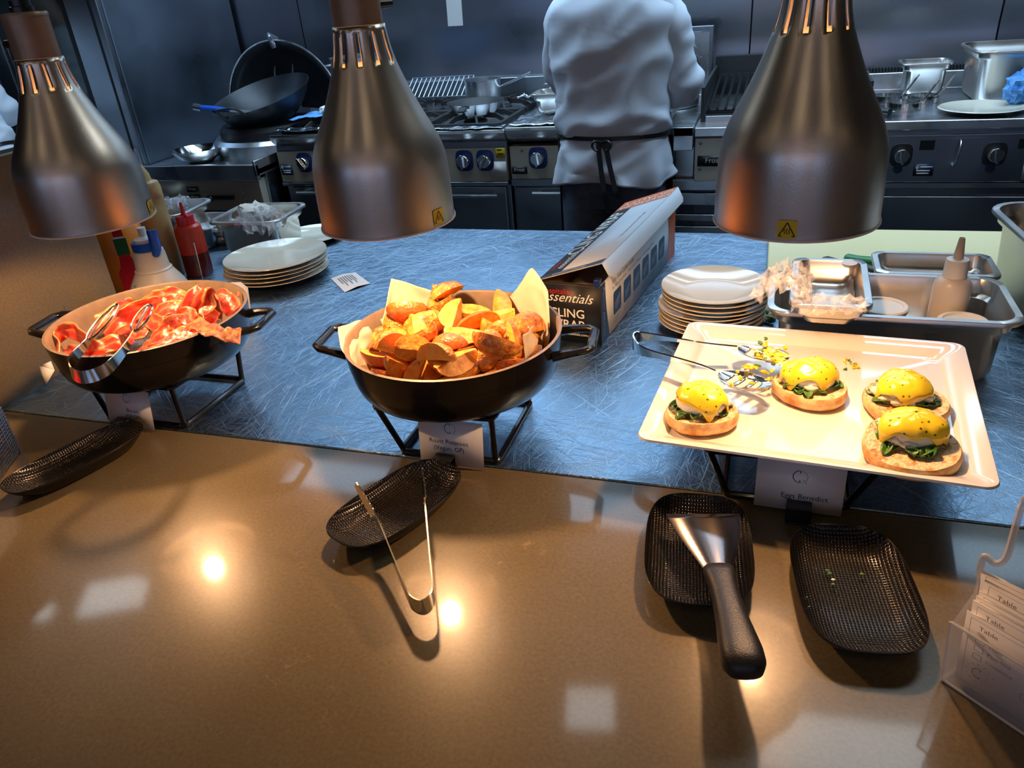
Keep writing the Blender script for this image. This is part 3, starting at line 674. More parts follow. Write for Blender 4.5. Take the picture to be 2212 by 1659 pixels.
# ================================================================ people
def person(label, loc, rz, lean=0):
    t = thing('person', label, 'person', loc, rz)
    if lean: t.rotation_euler = (Matrix.Rotation(-lean, 3, 'Y') @ Matrix.Rotation(rz, 3, 'Z')).to_euler()
    # local frame: facing +Y, feet on z=0; body of one continuous skinned surface
    J = {'pel': (0, 0, .82), 'sp': (0, -.01, .98), 'ch': (0, .0, 1.18), 'nk': (0, .015, 1.36), 'hd0': (0, .05, 1.44), 'hd1': (0, .07, 1.55),
         'lh': (-.085, 0, .78), 'lk': (-.095, .02, .44), 'la': (-.10, -.02, .08), 'lt': (-.105, .12, .03),
         'rh': (.085, 0, .78), 'rk': (.095, .02, .44), 'ra': (.10, -.02, .08), 'rt': (.105, .12, .03),
         'ls': (-.155, .0, 1.29), 'le': (-.175, .07, 1.06), 'lw': (-.11, .27, 1.0), 'lp': (-.085, .33, .995),
         'rs': (.155, .0, 1.29), 're': (.190, .06, 1.05), 'rw': (.12, .27, 1.0), 'rp': (.09, .33, .995)}
    rad = {'pel': .125, 'sp': .11, 'ch': .125, 'nk': .05, 'hd0': .06, 'hd1': .075, 'lh': .08, 'lk': .052, 'la': .036, 'lt': .03, 'ls': .055, 'le': .038, 'lw': .026, 'lp': .03}
    names = list(J); me = bpy.data.meshes.new('body')
    E = [('pel', 'sp'), ('sp', 'ch'), ('ch', 'nk'), ('nk', 'hd0'), ('hd0', 'hd1')]
    for s_ in 'lr': E += [('pel', s_ + 'h'), (s_ + 'h', s_ + 'k'), (s_ + 'k', s_ + 'a'), (s_ + 'a', s_ + 't'), ('ch', s_ + 's'), (s_ + 's', s_ + 'e'), (s_ + 'e', s_ + 'w'), (s_ + 'w', s_ + 'p')]
    V = [Vector(J[n]) for n in names]; R2 = [rad.get(n, rad.get('l' + n[1:], .04)) for n in names]; ed = [(names.index(a), names.index(c)) for a, c in E]
    for s_, sx in (('l', -1), ('r', 1)):      # five fingers and a side thumb, slightly curled
        p = names.index(s_ + 'p'); base = J[s_ + 'p']
        for k in range(4):
            f0 = Vector((base[0] + (k - 1.5) * .019, base[1] + .03, base[2])); ln = (.055, .065, .06, .045)[k]
            i = len(V); V += [f0, f0 + Vector((0, ln * .5, -.012)), f0 + Vector((0, ln * .8, -.035))]; R2 += [.0095, .009, .0075]; ed += [(p, i), (i, i + 1), (i + 1, i + 2)]
        i = len(V); V += [Vector((base[0] - sx * .03, base[1] - .005, base[2] - .01)), Vector((base[0] - sx * .045, base[1] + .03, base[2] - .025))]; R2 += [.011, .009]; ed += [(p, i), (i, i + 1)]
    me.from_pydata([tuple(v) for v in V], ed, []); me.materials.append(M['skin'])
    o = bpy.data.objects.new('body', me); C.objects.link(o); o.parent = t
    sk = o.modifiers.new('skin', 'SKIN'); sk.use_smooth_shade = True
    for i, sv in enumerate(me.skin_vertices[0].data): sv.radius = (R2[i], R2[i]); sv.use_root = (i == 0)
    q = o.modifiers.new('sub', 'SUBSURF'); q.levels = 2; q.render_levels = 2
    # head with face
    b = MB('skin'); 
    def hd(u, v):
        th = PI * v; ph = 2 * PI * u; d = Vector((math.sin(th) * math.sin(ph), math.sin(th) * math.cos(ph), math.cos(th)))
        k = 1.0; face = max(0, d.y)
        nose = math.exp(-((d.x / .13) ** 2) - ((d.z + .12) / .2) ** 2) * face * .17
        eye = (math.exp(-(((abs(d.x) - .34) / .16) ** 2) - ((d.z - .05) / .12) ** 2)) * face * -.07
        chin = math.exp(-((d.x / .3) ** 2) - ((d.z + .8) / .2) ** 2) * max(0, d.y + .3) * .10
        k += nose + eye + chin
        return (d.x * .073 * k * (1 - .15 * max(0, -d.z)), .07 + d.y * .092 * k, 1.555 + d.z * .112)
    b.grid(hd, 40, 24)
    for s_ in (-1, 1): b.ball((s_ * .075, .06, 1.55), (.012, .02, .03), 12)
    h = b.build('head', t)
    for s_ in (-1, 1): MB('ink_white', 'hair').ball((s_ * .027, .148, 1.562), (.013, .009, .009), 12).use('hair').ball((s_ * .027, .156, 1.562), .005, 8).build('eye', h)
    MB('ink_red').ball((0, .158, 1.497), (.022, .006, .006), 12).build('mouth', h)
    b = MB('hair'); b.grid(lambda u, v: tuple(Vector((0, .06, 1.565)) + Vector((math.sin(PI * .62 * v) * math.sin(2 * PI * u) * .082, math.sin(PI * .62 * v) * math.cos(2 * PI * u) * (.10 if math.cos(2 * PI * u) < 0 else .09 * (1 if v < .55 else .6)), math.cos(PI * .62 * v) * .115)) * (1 + .03 * noise.noise(Vector((u * 30, v * 20, 1))))), 36, 16)
    b.build('hair', h)
    # jacket
    def fold(x, y, z):
        a = noise.noise(Vector((x * 4 + z * 5.5, y * 3, z * 7 - x * 6.0))); c = noise.noise(Vector((x * 14 + 3, y * 6, z * 19 + x * 9)))
        d_ = noise.noise(Vector((x * 9 - z * 13, y * 5, z * 6 + 7))); rd = 1 - abs(a) * 5.0; r2 = 1 - abs(d_) * 4.5; return .0075 * max(-.6, rd) + .0045 * max(-.5, r2) + .002 * c
    prof = [(1.37, .065, .06, .012), (1.355, .10, .07, .008), (1.33, .158, .088, .003), (1.28, .186, .105, 0), (1.20, .184, .112, -.004), (1.12, .176, .114, -.006), (1.04, .174, .116, -.004), (.99, .176, .122, -.004), (.965, .170, .121, -.004), (.952, .160, .114, -.002), (.938, .163, .117, -.002), (.90, .172, .124, -.002), (.86, .178, .128, 0), (.815, .183, .131, 0)]
    zs = smooth_path([(p[0], p[1], p[2]) for p in prof], 5); cy = [p[3] for p in prof]
    b = MB('cloth_white'); n = 96; rings = []
    for z, rx, ry in zs:
        ring = []
        hem = 1 if z < .83 else 0
        for i in range(n):
            a = 2 * PI * i / n; c, s_ = math.cos(a), math.sin(a); e = 2 / 2.5
            x = rx * math.copysign(abs(c) ** e, c); y = ry * math.copysign(abs(s_) ** e, s_)
            k = fold(x, y, z) * min(1, (1.36 - z) * 8) * (1 if z > .96 or z < .93 else .4)
            wob = .006 * math.sin(a * 9 + 1) * max(0, (.94 - z) / .12)
            L_ = math.hypot(x, y); x += x / L_ * (k + wob); y += y / L_ * (k + wob)
            zz = z + (.012 * math.sin(a * 3 + .6) if z < .85 else 0)
            ring.append((x, y, zz))
        rings.append(ring)
    b.loft(rings); jk = b.build('jacket', t, solid=.003, off=1, angle=60)
    for s_ in ('l', 'r'):
        sx = -1 if s_ == 'l' else 1
        pts = smooth_path([(sx * .11, 0, 1.305), (sx * .150, .0, 1.275), (sx * .168, .015, 1.20), (sx * .180, .03, 1.13), (sx * .192, .05, 1.085), (sx * .188, .075, 1.06)] if s_ == 'r' else [(sx * .11, 0, 1.305), (sx * .135, .0, 1.275), (sx * .150, .02, 1.20), (sx * .158, .05, 1.13), (sx * .158, .08, 1.095)], 7)
        b = MB('cloth_white'); rings = []; m = 36
        for i, p in enumerate(pts):
            tt = (pts[min(i + 1, len(pts) - 1)] - pts[max(i - 1, 0)]).normalized(); u = Vector((0, 1, 0)); u = (u - tt * u.dot(tt)).normalized(); w_ = tt.cross(u)
            f = i / (len(pts) - 1); r0 = .056 + .008 * f; ring = []
            for k in range(m):
                a = 2 * PI * k / m; d = u * math.cos(a) + w_ * math.sin(a); q_ = p + d * r0
                ring.append(q_ + d * (fold(q_.x * 1.4, q_.y, q_.z) * .8))
            rings.append(ring)
        b.loft(rings); b.build('sleeve', t, solid=.003, off=1, angle=60)
    # trousers
    b = MB('trouser')
    def leg(sx):
        rings = []
        for z, cx, rx, ry in ((.90, .0, .0, .0), (.88, .078, .085, .112), (.76, .080, .086, .112), (.60, .086, .082, .10), (.42, .092, .072, .085), (.22, .098, .066, .078), (.07, .10, .064, .08)):
            if z == .90: continue
            rings.append([(sx * cx + rx * math.cos(2 * PI * k / 28) + .004 * noise.noise(Vector((k * .6, z * 12, sx))), ry * math.sin(2 * PI * k / 28) + .004 * noise.noise(Vector((k * .5, z * 14, sx + 4))), z) for k in range(28)])
        b.loft(rings)
    leg(-1); leg(1); b.loft([[(rx * math.cos(2 * PI * k / 40), ry * math.sin(2 * PI * k / 40), z) for k in range(40)] for z, rx, ry in ((.94, .155, .108), (.84, .164, .116), (.74, .15, .105))])
    b.build('trousers', t, angle=60)
    for sx in (-1, 1):
        b = MB('shoe').at(T(sx * .102, .04, 0)); b.loft([rrect(.09, .26, .04, 0), rrect(.094, .265, .042, .03), rrect(.088, .25, .04, .06), rrect(.08, .14, .036, .09, cy=-.05)], True, True, True); b.build('shoe', t)
    # apron: strings round the waist tied behind, skirt in front
    b = MB('black'); b.band([(.1745 * math.cos(2 * PI * k / 48), -.002 + .1285 * math.sin(2 * PI * k / 48), .951 - .006 * math.sin(2 * PI * k / 48)) for k in range(49)], .006, (0, 0, 1), .002)
    ap = b.build('apron', t)
    b = MB('black'); b.grid(lambda u, v: (.185 * math.sin(R_(-85 + 170 * u)), .14 * math.cos(R_(-85 + 170 * u)) + .0, .95 - .45 * v), 20, 10); b.build('apron_skirt', ap, solid=.002)
    for x0, x1, z1 in ((-.012, .006, .735), (.012, .042, .76)):
        b = MB('black'); b.band(smooth_path([(x0, -.135, .948), (x0 + .004, -.143, .92), ((x0 + x1) / 2, -.140, .86), (x1, -.143, .80), (x1 + .008, -.128, z1)], 5), .0075, (1, 0, .1), .002); b.build('apron_string', ap)
    for sx in (-1, 1):
        b = MB('black'); b.tube(smooth_path([(0, -.136, .948), (sx * .02, -.146, .953), (sx * .028, -.146, .938), (sx * .012, -.143, .925), (0, -.138, .944)], 4), .004, 6); b.build('bow_loop', ap)
    return t
person('person in a white short-sleeved jacket and dark trousers, back turned, working at the range', (-.462, 2.405, 0), R_(-3))
person('person in white at the far left edge, only the back of the jacket showing', (-2.665, 2.2, .03), R_(60), R_(15))

# ================================================================ heat lamps
def heat_lamp(px_label, x, y, zr, zj, sticker, power=5.5, sw=PI):
    t = thing('heat_lamp', px_label, 'heat lamp', (x, y, zr))
    h = zj - zr
    prof = [(.0800, 0), (.0800, .003), (.0795, .005), (.0793, .03), (.0785, .055), (.0770, .073), (.0740, .085), (.0690, .098), (.0615, .113), (.0530, .130), (.0455, .147), (.0395, .162), (.0352, .174)]
    pr = smooth_path([(r, 0, z) for r, z in prof], 3); pr = [(p.x, p.z * h / .212) for p in pr]
    top = [(.0335, .180), (.0318, .187), (.0305, .194), (.0295, .201), (.0289, .206), (.0285, .212)]; pr += [(r, z * h / .212) for r, z in top]
    n0 = len(pr); seg = 44
    def skip(k, i):
        if not (n0 - 7 <= k <= n0 - 3): return False
        m = (i + 1) % 4
        return m == 0
    b = MB('bell', 'bell_in'); b.lathe(pr, seg, skip=skip); sh = b.build('lamp_shade', t, angle=60, recalc=False)
    q = sh.modifiers.new('s', 'SOLIDIFY'); q.thickness = .0012; q.offset = -1; q.material_offset = 1
    MB('bell_in').tube([(.0800 * math.cos(2 * PI * k / 60), .0800 * math.sin(2 * PI * k / 60), .0005) for k in range(60)], .0011, 6, closed=True).build('rim', t)
    b = MB('neck').at(T(0, 0, h + .0005)); b.lathe([(0, 0), (.0265, 0), (.0265, .046), (.0272, .046), (.0272, .049), (.026, .051), (.012, .052), (0, .052)], 40); nk = b.build('neck', t)
    b = MB('black').at(T(0, 0, h + .052)); b.lathe([(.014, 0), (.014, .006), (.012, .007), (.012, .014), (.008, .016), (.0065, .024), (0, .024)], 20); b.build('cord_grip', nk)
    b = MB('black').tube([(0, 0, h + .07), (0, 0, 2.5 - zr)], .0045, 8); b.build('cord', t)
    b = MB('black').tube([(.026 * math.cos(sw), .026 * math.sin(sw), h + .018), (.045 * math.cos(sw), .045 * math.sin(sw), h + .018)], [.006, .005], 10); b.build('switch', nk)
    b = MB('bulb').at(T(0, 0, .05)); b.lathe([(0, 0), (.014, .003), (.023, .014), (.025, .026), (.021, .045), (.015, .062), (.014, .075), (0, .078)], 28); b.use('bulb_base').lathe([(.0145, .076), (.0145, .12), (0, .12)], 20); b.build('bulb', t)
    # warning sticker wrapped on the shade
    ca = math.atan2(-y, -x) + sticker; r = .0799; sb = MB('yellow', 'ink'); S_ = .0088
    def wrap(v):
        a = ca + v[0] / r; return (r * math.cos(a) + v[2] * math.cos(a), r * math.sin(a) + v[2] * math.sin(a), v[1] + .0125)
    def fl(pts, lift): 
        vs = [sb.v(wrap((p[0], p[1], lift))) for p in pts]; sb.f(vs)
    sb.use('yellow'); rr = rrect(2 * S_, 2 * S_, .002, 0, 4); 
    for k in range(10):
        x0, x1 = -S_ + 2 * S_ * k / 10, -S_ + 2 * S_ * (k + 1) / 10; c = .0014 if k in (0, 9) else 0
        fl([(x0, -S_ + (c if k == 0 else 0)), (x1, -S_ + (c if k == 9 else 0)), (x1, S_ - (c if k == 9 else 0)), (x0, S_ - (c if k == 0 else 0))], .0003)
    sb.use('ink'); A, B_, Cc = (0, .0068), (-.0072, -.0062), (.0072, -.0062)
    def line(p, q_, w_=.0005):
        d = Vector((q_[0] - p[0], q_[1] - p[1])); nn = Vector((-d.y, d.x)).normalized() * w_
        fl([(p[0] + nn.x, p[1] + nn.y), (q_[0] + nn.x, q_[1] + nn.y), (q_[0] - nn.x, q_[1] - nn.y), (p[0] - nn.x, p[1] - nn.y)], .0005)
    line(A, B_); line(B_, Cc); line(Cc, A)
    for k in (-1, 0, 1):
        pts = [(k * .0022 + .0007 * math.sin(j * 1.6), -.0042 + j * .0011) for j in range(6)]
        for a_, b_ in zip(pts, pts[1:]): line(a_, b_, .00035)
    sb.build('warning_sticker', t, recalc=False, smooth=False)
    l = bpy.data.lights.new('lamp_light', 'SPOT'); l.energy = power; l.color = (1, .55, .26); l.shadow_soft_size = .013; l.spot_size = R_(150); l.spot_blend = .35
    lo = bpy.data.objects.new('lamp_light', l); C.objects.link(lo); lo.parent = t; lo.location = (0, 0, .040)
    return t
heat_lamp('bronze heat lamp over the bacon pan, its brown neck and black cord in view', -.884, .81, 1.145, 1.355, R_(66), 7.0)
heat_lamp('bronze heat lamp over the roast potatoes, middle of the row', -.430, .81, 1.152, 1.366, R_(45), 9.0, R_(60))
heat_lamp('bronze heat lamp over the square platter, nearest and largest', .030, .81, 1.160, 1.374, R_(-4), 6.8, R_(90))
# ================================================================ serving pans on risers
def riser(label, x0, x1, y0, y1, top, splay=(.024, .002), bar=.0042, flatbar=False):
    cx, cy = (x0 + x1) / 2, (y0 + y1) / 2; t = thing('display_riser', label, 'riser', (cx, cy, CZ)); w_, d_ = (x1 - x0) / 2, (y1 - y0) / 2
    sx0, sx1 = splay; z0 = bar
    def fr(ax0, ax1, ay, z, name):
        pts = []
        for (x, y, a) in ((ax1, ay, 0), (-ax0, ay, 90), (-ax0, -ay, 180), (ax1, -ay, 270)):
            for k in range(4):
                q = R_(a + 30 * k); c = .008; X_ = x - math.copysign(c, x) + c * math.cos(q); Y_ = y - math.copysign(c, y) + c * math.sin(q); pts.append((X_, Y_, z))
        return MB('iron').tube(pts, bar, 8, closed=True, rot0=PI / 8).build(name, t)
    fr(w_, w_, d_, z0, 'base_frame'); fr(w_ + sx0, w_ + sx1, d_ + .006, top - CZ - bar - .0005, 'top_frame')
    for sx, sy in ((-1, -1), (1, -1), (1, 1), (-1, 1)):
        k = sx0 if sx < 0 else sx1
        MB('iron').tube([(sx * (w_ - .003), sy * (d_ - .003), z0), (sx * (w_ + k - .003), sy * (d_ + .003), top - CZ - bar)], bar, 8, rot0=PI / 8).build('leg', t)
    return t
def serving_pan(label, x, y, z, rz, R0=.143, H=.072):
    t = thing('serving_pan', label, 'pan', (x, y, z), rz)
    k = R0 / .143
    outer = [(0, 0), (.108, 0), (.1175, .002), (.126, .007), (.1325, .016), (.1365, .028), (.1385, .042), (.1388, .047), (.1402, .0478), (.1412, .056), (.1428, H - .003), (.143, H)]
    inner = [(.1390, H + .0005), (.1375, H - .002), (.1355, .052), (.1335, .044), (.130, .028), (.122, .014), (.108, .007), (0, .006)]
    b = MB('iron', 'iron_in'); b.lathe([(r * k, zz) for r, zz in outer], 72)
    b.use('iron_in').lathe([(r * k, zz) for r, zz in outer[-1:] + inner], 72); b.build('body', t, angle=50)
    for s_ in (-1, 1):
        pts = [(s_ * .136 * k, -.040, H - .018), (s_ * .158 * k, -.038, H - .014), (s_ * (.175 * k), -.034, H - .012), (s_ * .183 * k, -.026, H - .012), (s_ * .183 * k, .026, H - .012), (s_ * (.175 * k), .034, H - .012), (s_ * .158 * k, .038, H - .014), (s_ * .136 * k, .040, H - .018)]
        MB('iron').tube(pts, [.0085, .0068, .0066, .0066, .0066, .0066, .0068, .0085], 8, flat=.8, rot0=PI / 8).build('handle', t, bevel=.001)
    return t
PZ = .926
riser('black wire riser holding up the bacon pan', -.932, -.788, .756, .905, PZ, (.010, .004))
riser('black wire riser holding up the potato pan', -.437, -.301, .756, .912, PZ, (.026, .002))
BP = Vector((-.862, .828, PZ)); PP = Vector((-.376, .836, PZ))
serving_pan('round black enamel pan of bacon at the left', BP.x, BP.y, BP.z, R_(9))
serving_pan('round black enamel pan heaped with roast potatoes', PP.x, PP.y, PP.z, R_(7))

# ---------------------------------------------------------------- roast potatoes
M['pot_skin'] = mat('roast_skin', (.46, .10, .012), .36, col2=(.78, .33, .05), nscale=110, detail=6, bump=.9, bscale=190, coat=.35, sss=.1)
M['pot_flesh'] = mat('roast_flesh', (.70, .21, .02), .42, col2=(.88, .46, .08), nscale=85, bump=.3, bscale=180, coat=.25, sss=.15)
M['pot_red'] = mat('roast_skin_dark', (.50, .085, .02), .34, col2=(.62, .17, .03), nscale=100, detail=6, bump=.5, bscale=230, coat=.3, sss=.1)
M['pot_gold'] = mat('roast_flesh_pale', (.80, .34, .045), .4, col2=(.88, .56, .12), nscale=85, bump=.3, bscale=180, coat=.2, sss=.15)
for k_ in ('pot_skin', 'pot_flesh', 'pot_red', 'pot_gold'):     # browned herb specks
    N_, L_, b_ = nodes(M[k_]); tc = N_.new('ShaderNodeTexCoord'); vo = N_.new('ShaderNodeTexNoise'); vo.inputs['Scale'].default_value = 320; vo.inputs['Detail'].default_value = 1
    L_.new(tc.outputs['Object'], vo.inputs['Vector']); mr_ = N_.new('ShaderNodeMapRange'); mr_.inputs[1].default_value = .70; mr_.inputs[2].default_value = .74; L_.new(vo.outputs['Fac'], mr_.inputs[0])
    old = b_.inputs['Base Color'].links[0].from_socket; mx = N_.new('ShaderNodeMixRGB'); L_.new(mr_.outputs[0], mx.inputs[0]); L_.new(old, mx.inputs[1]); mx.inputs[2].default_value = (.12, .06, .01, 1); L_.new(mx.outputs[0], b_.inputs['Base Color'])
def wedge(seed):
    rnd = random.Random(seed)
    L = rnd.uniform(.027, .034); B = rnd.uniform(.019, .023); al = math.radians(rnd.uniform(38, 52)); bend = rnd.uniform(-.003, .004)
    bm = bmesh.new(); n = 16; m = 10; rows = []
    for i in range(n + 1):
        t = -1 + 2 * i / n; t = math.sin(t * math.pi / 2)
        x = L * t; rad = B * math.sqrt(max(0, 1 - t * t)) * .98 + .0012
        row = []
        for j in range(m + 1):
            a = -al + 2 * al * j / m
            rr = rad * (1 + .06 * noise.noise(Vector((x * 60, a * 2, seed * 3.1))) + .035 * noise.noise(Vector((x * 190, a * 7, seed * 5.7))))
            row.append(bm.verts.new((x, math.sin(a) * rr, math.cos(a) * rr - .011 + bend * t * t)))
        c = bm.verts.new((x * .97, .0015 * noise.noise(Vector((x * 90, seed, 0))), -.009 + bend * t * t))
        rows.append((row, c))
    for i in range(n):
        (r0, c0), (r1, c1) = rows[i], rows[i + 1]
        for j in range(m): bm.faces.new((r0[j], r0[j + 1], r1[j + 1], r1[j])).material_index = 0
        bm.faces.new((r0[0], r1[0], c1, c0)).material_index = 1
        bm.faces.new((c0, c1, r1[m], r0[m])).material_index = 1
    for i, s_ in ((0, 1), (n, -1)):
        r, c = rows[i]; v = r + [c]; bm.faces.new(v if s_ < 0 else v[::-1])
    bmesh.ops.recalc_face_normals(bm, faces=bm.faces)
    me = bpy.data.meshes.new('potato_wedge'); bm.to_mesh(me); bm.free()
    me.shade_smooth(); me.set_sharp_from_angle(angle=R_(50)); return me
POT = [(0,-0.0067,-0.0658,0.0093,-0.82,0.0,-1.58),(1,0.055,0.0049,0.0101,-0.73,-0.0,-2.31),(2,0.0707,0.0537,0.0112,-1.03,0.07,2.43),(3,0.0238,0.0081,0.012,-3.11,0.16,0.93),(4,0.0119,0.091,0.0111,-0.49,3.07,0.24),(5,0.0229,-0.0278,0.013,0.11,-3.09,-0.15),(6,0.0482,-0.0721,0.0108,-0.67,0.01,-2.93),(7,0.0261,0.0673,0.0101,0.11,2.99,0.07),(0,-0.0422,0.095,0.0225,-2.22,0.67,0.13),(1,-0.0192,-0.0321,0.0234,-0.34,-0.46,-0.08),(2,0.072,0.0728,0.0185,2.13,0.16,2.39),(3,-0.0876,0.0152,0.0123,0.37,-3.12,0.63),(4,0.0636,-0.0498,0.0123,-2.58,0.22,0.19),(5,0.0164,0.0217,0.019,0.02,-0.39,0.22),(6,-0.0319,-0.0783,0.0125,2.93,-0.04,-1.73),(7,-0.0264,0.0678,0.0198,-1.67,0.45,-1.93),(0,0.0306,-0.046,0.022,-0.45,-0.34,0.72),(1,-0.0958,-0.0457,0.0363,-1.5,1.37,1.74),(2,0.0074,0.0997,0.0316,-3.13,0.04,0.21),(3,0.061,-0.0828,0.0297,-0.24,2.77,0.58),(4,-0.0949,0.0376,0.0439,-0.65,-2.43,0.82),(5,-0.0897,0.0458,0.0152,0.24,0.21,0.95),(6,-0.0105,0.0428,0.0095,0.83,-0.0,-3.0),(7,-0.0205,-0.092,0.0344,-1.54,-1.06,1.26),(0,-0.0054,-0.0727,0.0365,-2.82,0.06,-1.18),(1,0.1007,0.013,0.0254,-0.33,0.55,2.06),(2,-0.0142,0.1101,0.057,-0.52,0.54,-2.95),(3,0.1,-0.0221,0.0185,0.73,-0.2,-1.71),(4,-0.0177,0.0036,0.0133,2.66,-0.41,-0.83),(5,0.0812,-0.0504,0.0383,2.15,-0.28,-0.05),(6,-0.0726,-0.0757,0.0243,1.89,-0.4,-0.91),(7,0.0027,0.0517,0.0287,0.39,-3.14,-0.58),(0,-0.0427,-0.019,0.0231,-0.34,-0.37,0.85),(1,-0.0553,-0.0589,0.0203,-1.07,0.45,2.57),(2,0.0164,-0.0877,0.0254,-0.17,2.89,0.88),(3,0.0874,0.0051,0.0441,0.53,0.33,-2.39),(4,0.0506,0.0452,0.0234,-1.23,-0.66,1.41),(5,-0.0368,-0.0929,0.0496,-2.07,0.76,1.36),(6,-0.0492,0.0731,0.0295,0.85,-0.65,0.25),(7,0.0764,-0.0155,0.0166,2.13,0.33,1.26),(0,0.0239,-0.0103,0.0322,-2.8,0.04,0.89),(1,-0.0407,0.0507,0.0309,-0.65,0.78,-2.87),(2,0.0431,-0.0803,0.0417,-2.24,0.19,-2.12),(3,-0.0702,0.0616,0.0384,0.06,0.5,2.49),(4,-0.0679,-0.0073,0.0096,0.86,-0.0,-1.88),(5,0.0395,-0.0909,0.0618,-2.74,-0.01,1.07),(6,0.0848,-0.0646,0.0744,1.83,0.47,0.43),(7,-0.0021,0.084,0.0453,-1.1,-2.92,0.22),(0,0.0898,-0.0237,0.0522,-1.7,1.18,-1.6),(1,0.032,-0.0467,0.0508,-2.2,-0.24,-1.51),(2,-0.0001,-0.1133,0.0612,-0.42,0.83,0.15),(3,-0.0506,0.0217,0.0245,0.04,-2.94,-0.45),(4,0.0221,0.0618,0.0325,-2.1,0.1,-0.55),(5,0.0799,0.0277,0.0367,0.47,2.8,0.97),(6,-0.0804,0.0021,0.0327,1.33,0.18,-1.26),(7,0.0534,-0.0084,0.0684,1.59,-0.16,-0.88),(0,0.0637,0.0779,0.0398,-0.46,-0.39,-0.23),(1,-0.0817,-0.028,0.0409,1.88,0.82,-0.75),(2,0.068,0.0398,0.0411,-2.02,-0.43,0.9),(3,0.034,0.0979,0.0537,-2.77,0.36,-1.2),(5,0.0631,-0.0308,0.0524,1.15,-0.28,-0.38),(6,0.0102,0.086,0.0675,-0.94,-0.57,2.23),(7,-0.0158,0.0801,0.0699,0.65,0.34,-1.03),(0,-0.0553,0.0067,0.044,2.51,0.13,-0.46),(1,0.0378,0.108,0.0733,0.68,0.53,-0.42),(2,-0.1074,-0.0025,0.0349,0.22,-0.54,1.73),(3,0.0694,-0.0536,0.0648,-0.55,0.65,-1.56),(4,-0.0507,-0.0393,0.0371,1.58,0.08,-0.98),(5,0.0122,-0.069,0.0512,2.69,-0.23,-1.51),(6,0.0595,-0.0053,0.0429,0.08,0.92,-2.21),(7,0.0397,0.0568,0.0523,-0.64,2.95,0.33),(0,0.0672,0.0262,0.054,-1.23,0.27,-2.77),(1,-0.012,-0.0136,0.0453,-0.68,0.17,1.22),(2,-0.0359,0.0276,0.0335,-0.22,-0.46,2.98),(3,0.0073,0.0331,0.0424,1.0,0.31,-1.49),(4,0.0066,-0.0198,0.0507,0.58,-2.8,1.25),(5,0.0557,0.1043,0.0906,-0.58,-0.37,2.61),(6,0.0197,-0.0961,0.075,-0.82,-0.25,-0.43),(7,-0.0147,0.0329,0.0494,-0.3,-0.38,1.8),(0,-0.053,0.064,0.0604,-0.98,-0.07,-1.11),(1,0.1122,-0.0147,0.064,1.66,-1.06,-1.36),(2,-0.0692,-0.0711,0.0488,1.07,-3.08,0.08),(3,0.0682,-0.0908,0.0592,-2.37,0.29,0.68),(4,-0.0656,0.0396,0.0593,1.13,0.19,-1.13),(5,0.028,0.0172,0.0656,0.83,0.04,-2.37),(6,-0.0686,-0.0372,0.0534,0.08,-0.38,1.77),(7,0.0288,-0.0492,0.0868,0.27,3.14,-1.01),(0,-0.0877,0.0703,0.061,2.31,-0.39,0.96),(1,-0.0619,-0.0594,0.0663,-0.22,-0.11,-2.98),(2,0.0785,0.0461,0.073,0.23,-0.34,0.15),(4,-0.1101,-0.0072,0.057,-0.9,-0.47,1.77),(5,-0.017,-0.0872,0.0744,1.52,-0.47,-2.01),(6,-0.0424,0.0091,0.0625,-1.02,0.11,-2.55),(7,0.0667,0.0093,0.0798,-0.08,3.0,-1.29),(0,0.0986,0.0238,0.0643,0.72,0.22,1.12),(1,0.0496,-0.0843,0.0815,-0.96,0.17,-0.47),(3,0.026,0.0102,0.0508,-2.25,-0.16,-1.4),(4,0.1133,0.0231,0.0802,-1.37,0.61,-1.04),(5,0.0307,-0.0299,0.0706,-2.99,-0.05,-0.23),(6,-0.0072,0.0176,0.0696,2.36,0.23,-1.41),(7,0.0139,0.0336,0.0791,0.93,-0.64,-0.59),(0,-0.0389,-0.0277,0.0599,-2.8,0.45,-1.08),(1,0.0186,0.0542,0.0759,-1.0,3.01,-0.48),(2,0.0233,0.0933,0.0957,0.38,0.48,-1.46),(3,-0.0464,0.0931,0.0644,0.89,-2.67,-0.26),(4,-0.0201,-0.0441,0.0695,1.63,-0.01,1.14),(6,-0.0409,-0.0876,0.0758,1.0,-0.55,-2.06),(7,0.0789,0.0765,0.0672,0.25,2.5,-0.76),(0,-0.0737,-0.0172,0.0811,-0.07,2.7,-0.08),(1,-0.0795,-0.0764,0.0847,-0.12,-2.75,-0.88),(2,-0.1055,-0.0463,0.0894,0.53,-2.1,0.08),(3,-0.1146,-0.0278,0.0717,-1.13,-2.06,-1.02),(4,0.0041,-0.0092,0.0839,0.71,0.05,2.96),(5,-0.0415,0.0892,0.0789,-0.18,0.12,1.28),(6,-0.0859,0.0186,0.0652,0.35,-0.38,1.38),(7,-0.0509,-0.0561,0.086,3.07,0.0,-1.03),(1,-0.1144,0.0035,0.0919,2.59,0.78,-0.5),(2,0.0026,-0.0623,0.0865,-1.8,0.18,2.05),(3,-0.0684,0.0136,0.0778,-1.39,-0.21,-2.69),(6,0.076,-0.0645,0.0994,-1.45,-0.31,-0.68),(7,-0.0338,-0.0169,0.0814,1.47,-0.2,1.65),(0,0.0436,0.0675,0.0766,-2.65,0.02,-1.33),(1,-0.0306,0.0497,0.0718,1.89,0.15,1.57),(2,-0.0998,0.0471,0.0782,-2.59,-0.02,1.13),(3,0.0556,-0.0261,0.0863,0.4,-0.27,-0.49),(4,0.0099,-0.0532,0.066,-0.66,0.32,3.02),(5,0.0756,0.0775,0.0988,-0.05,2.57,0.8),(6,-0.0043,0.0318,0.0914,0.87,0.23,-1.29)]
protos = {}
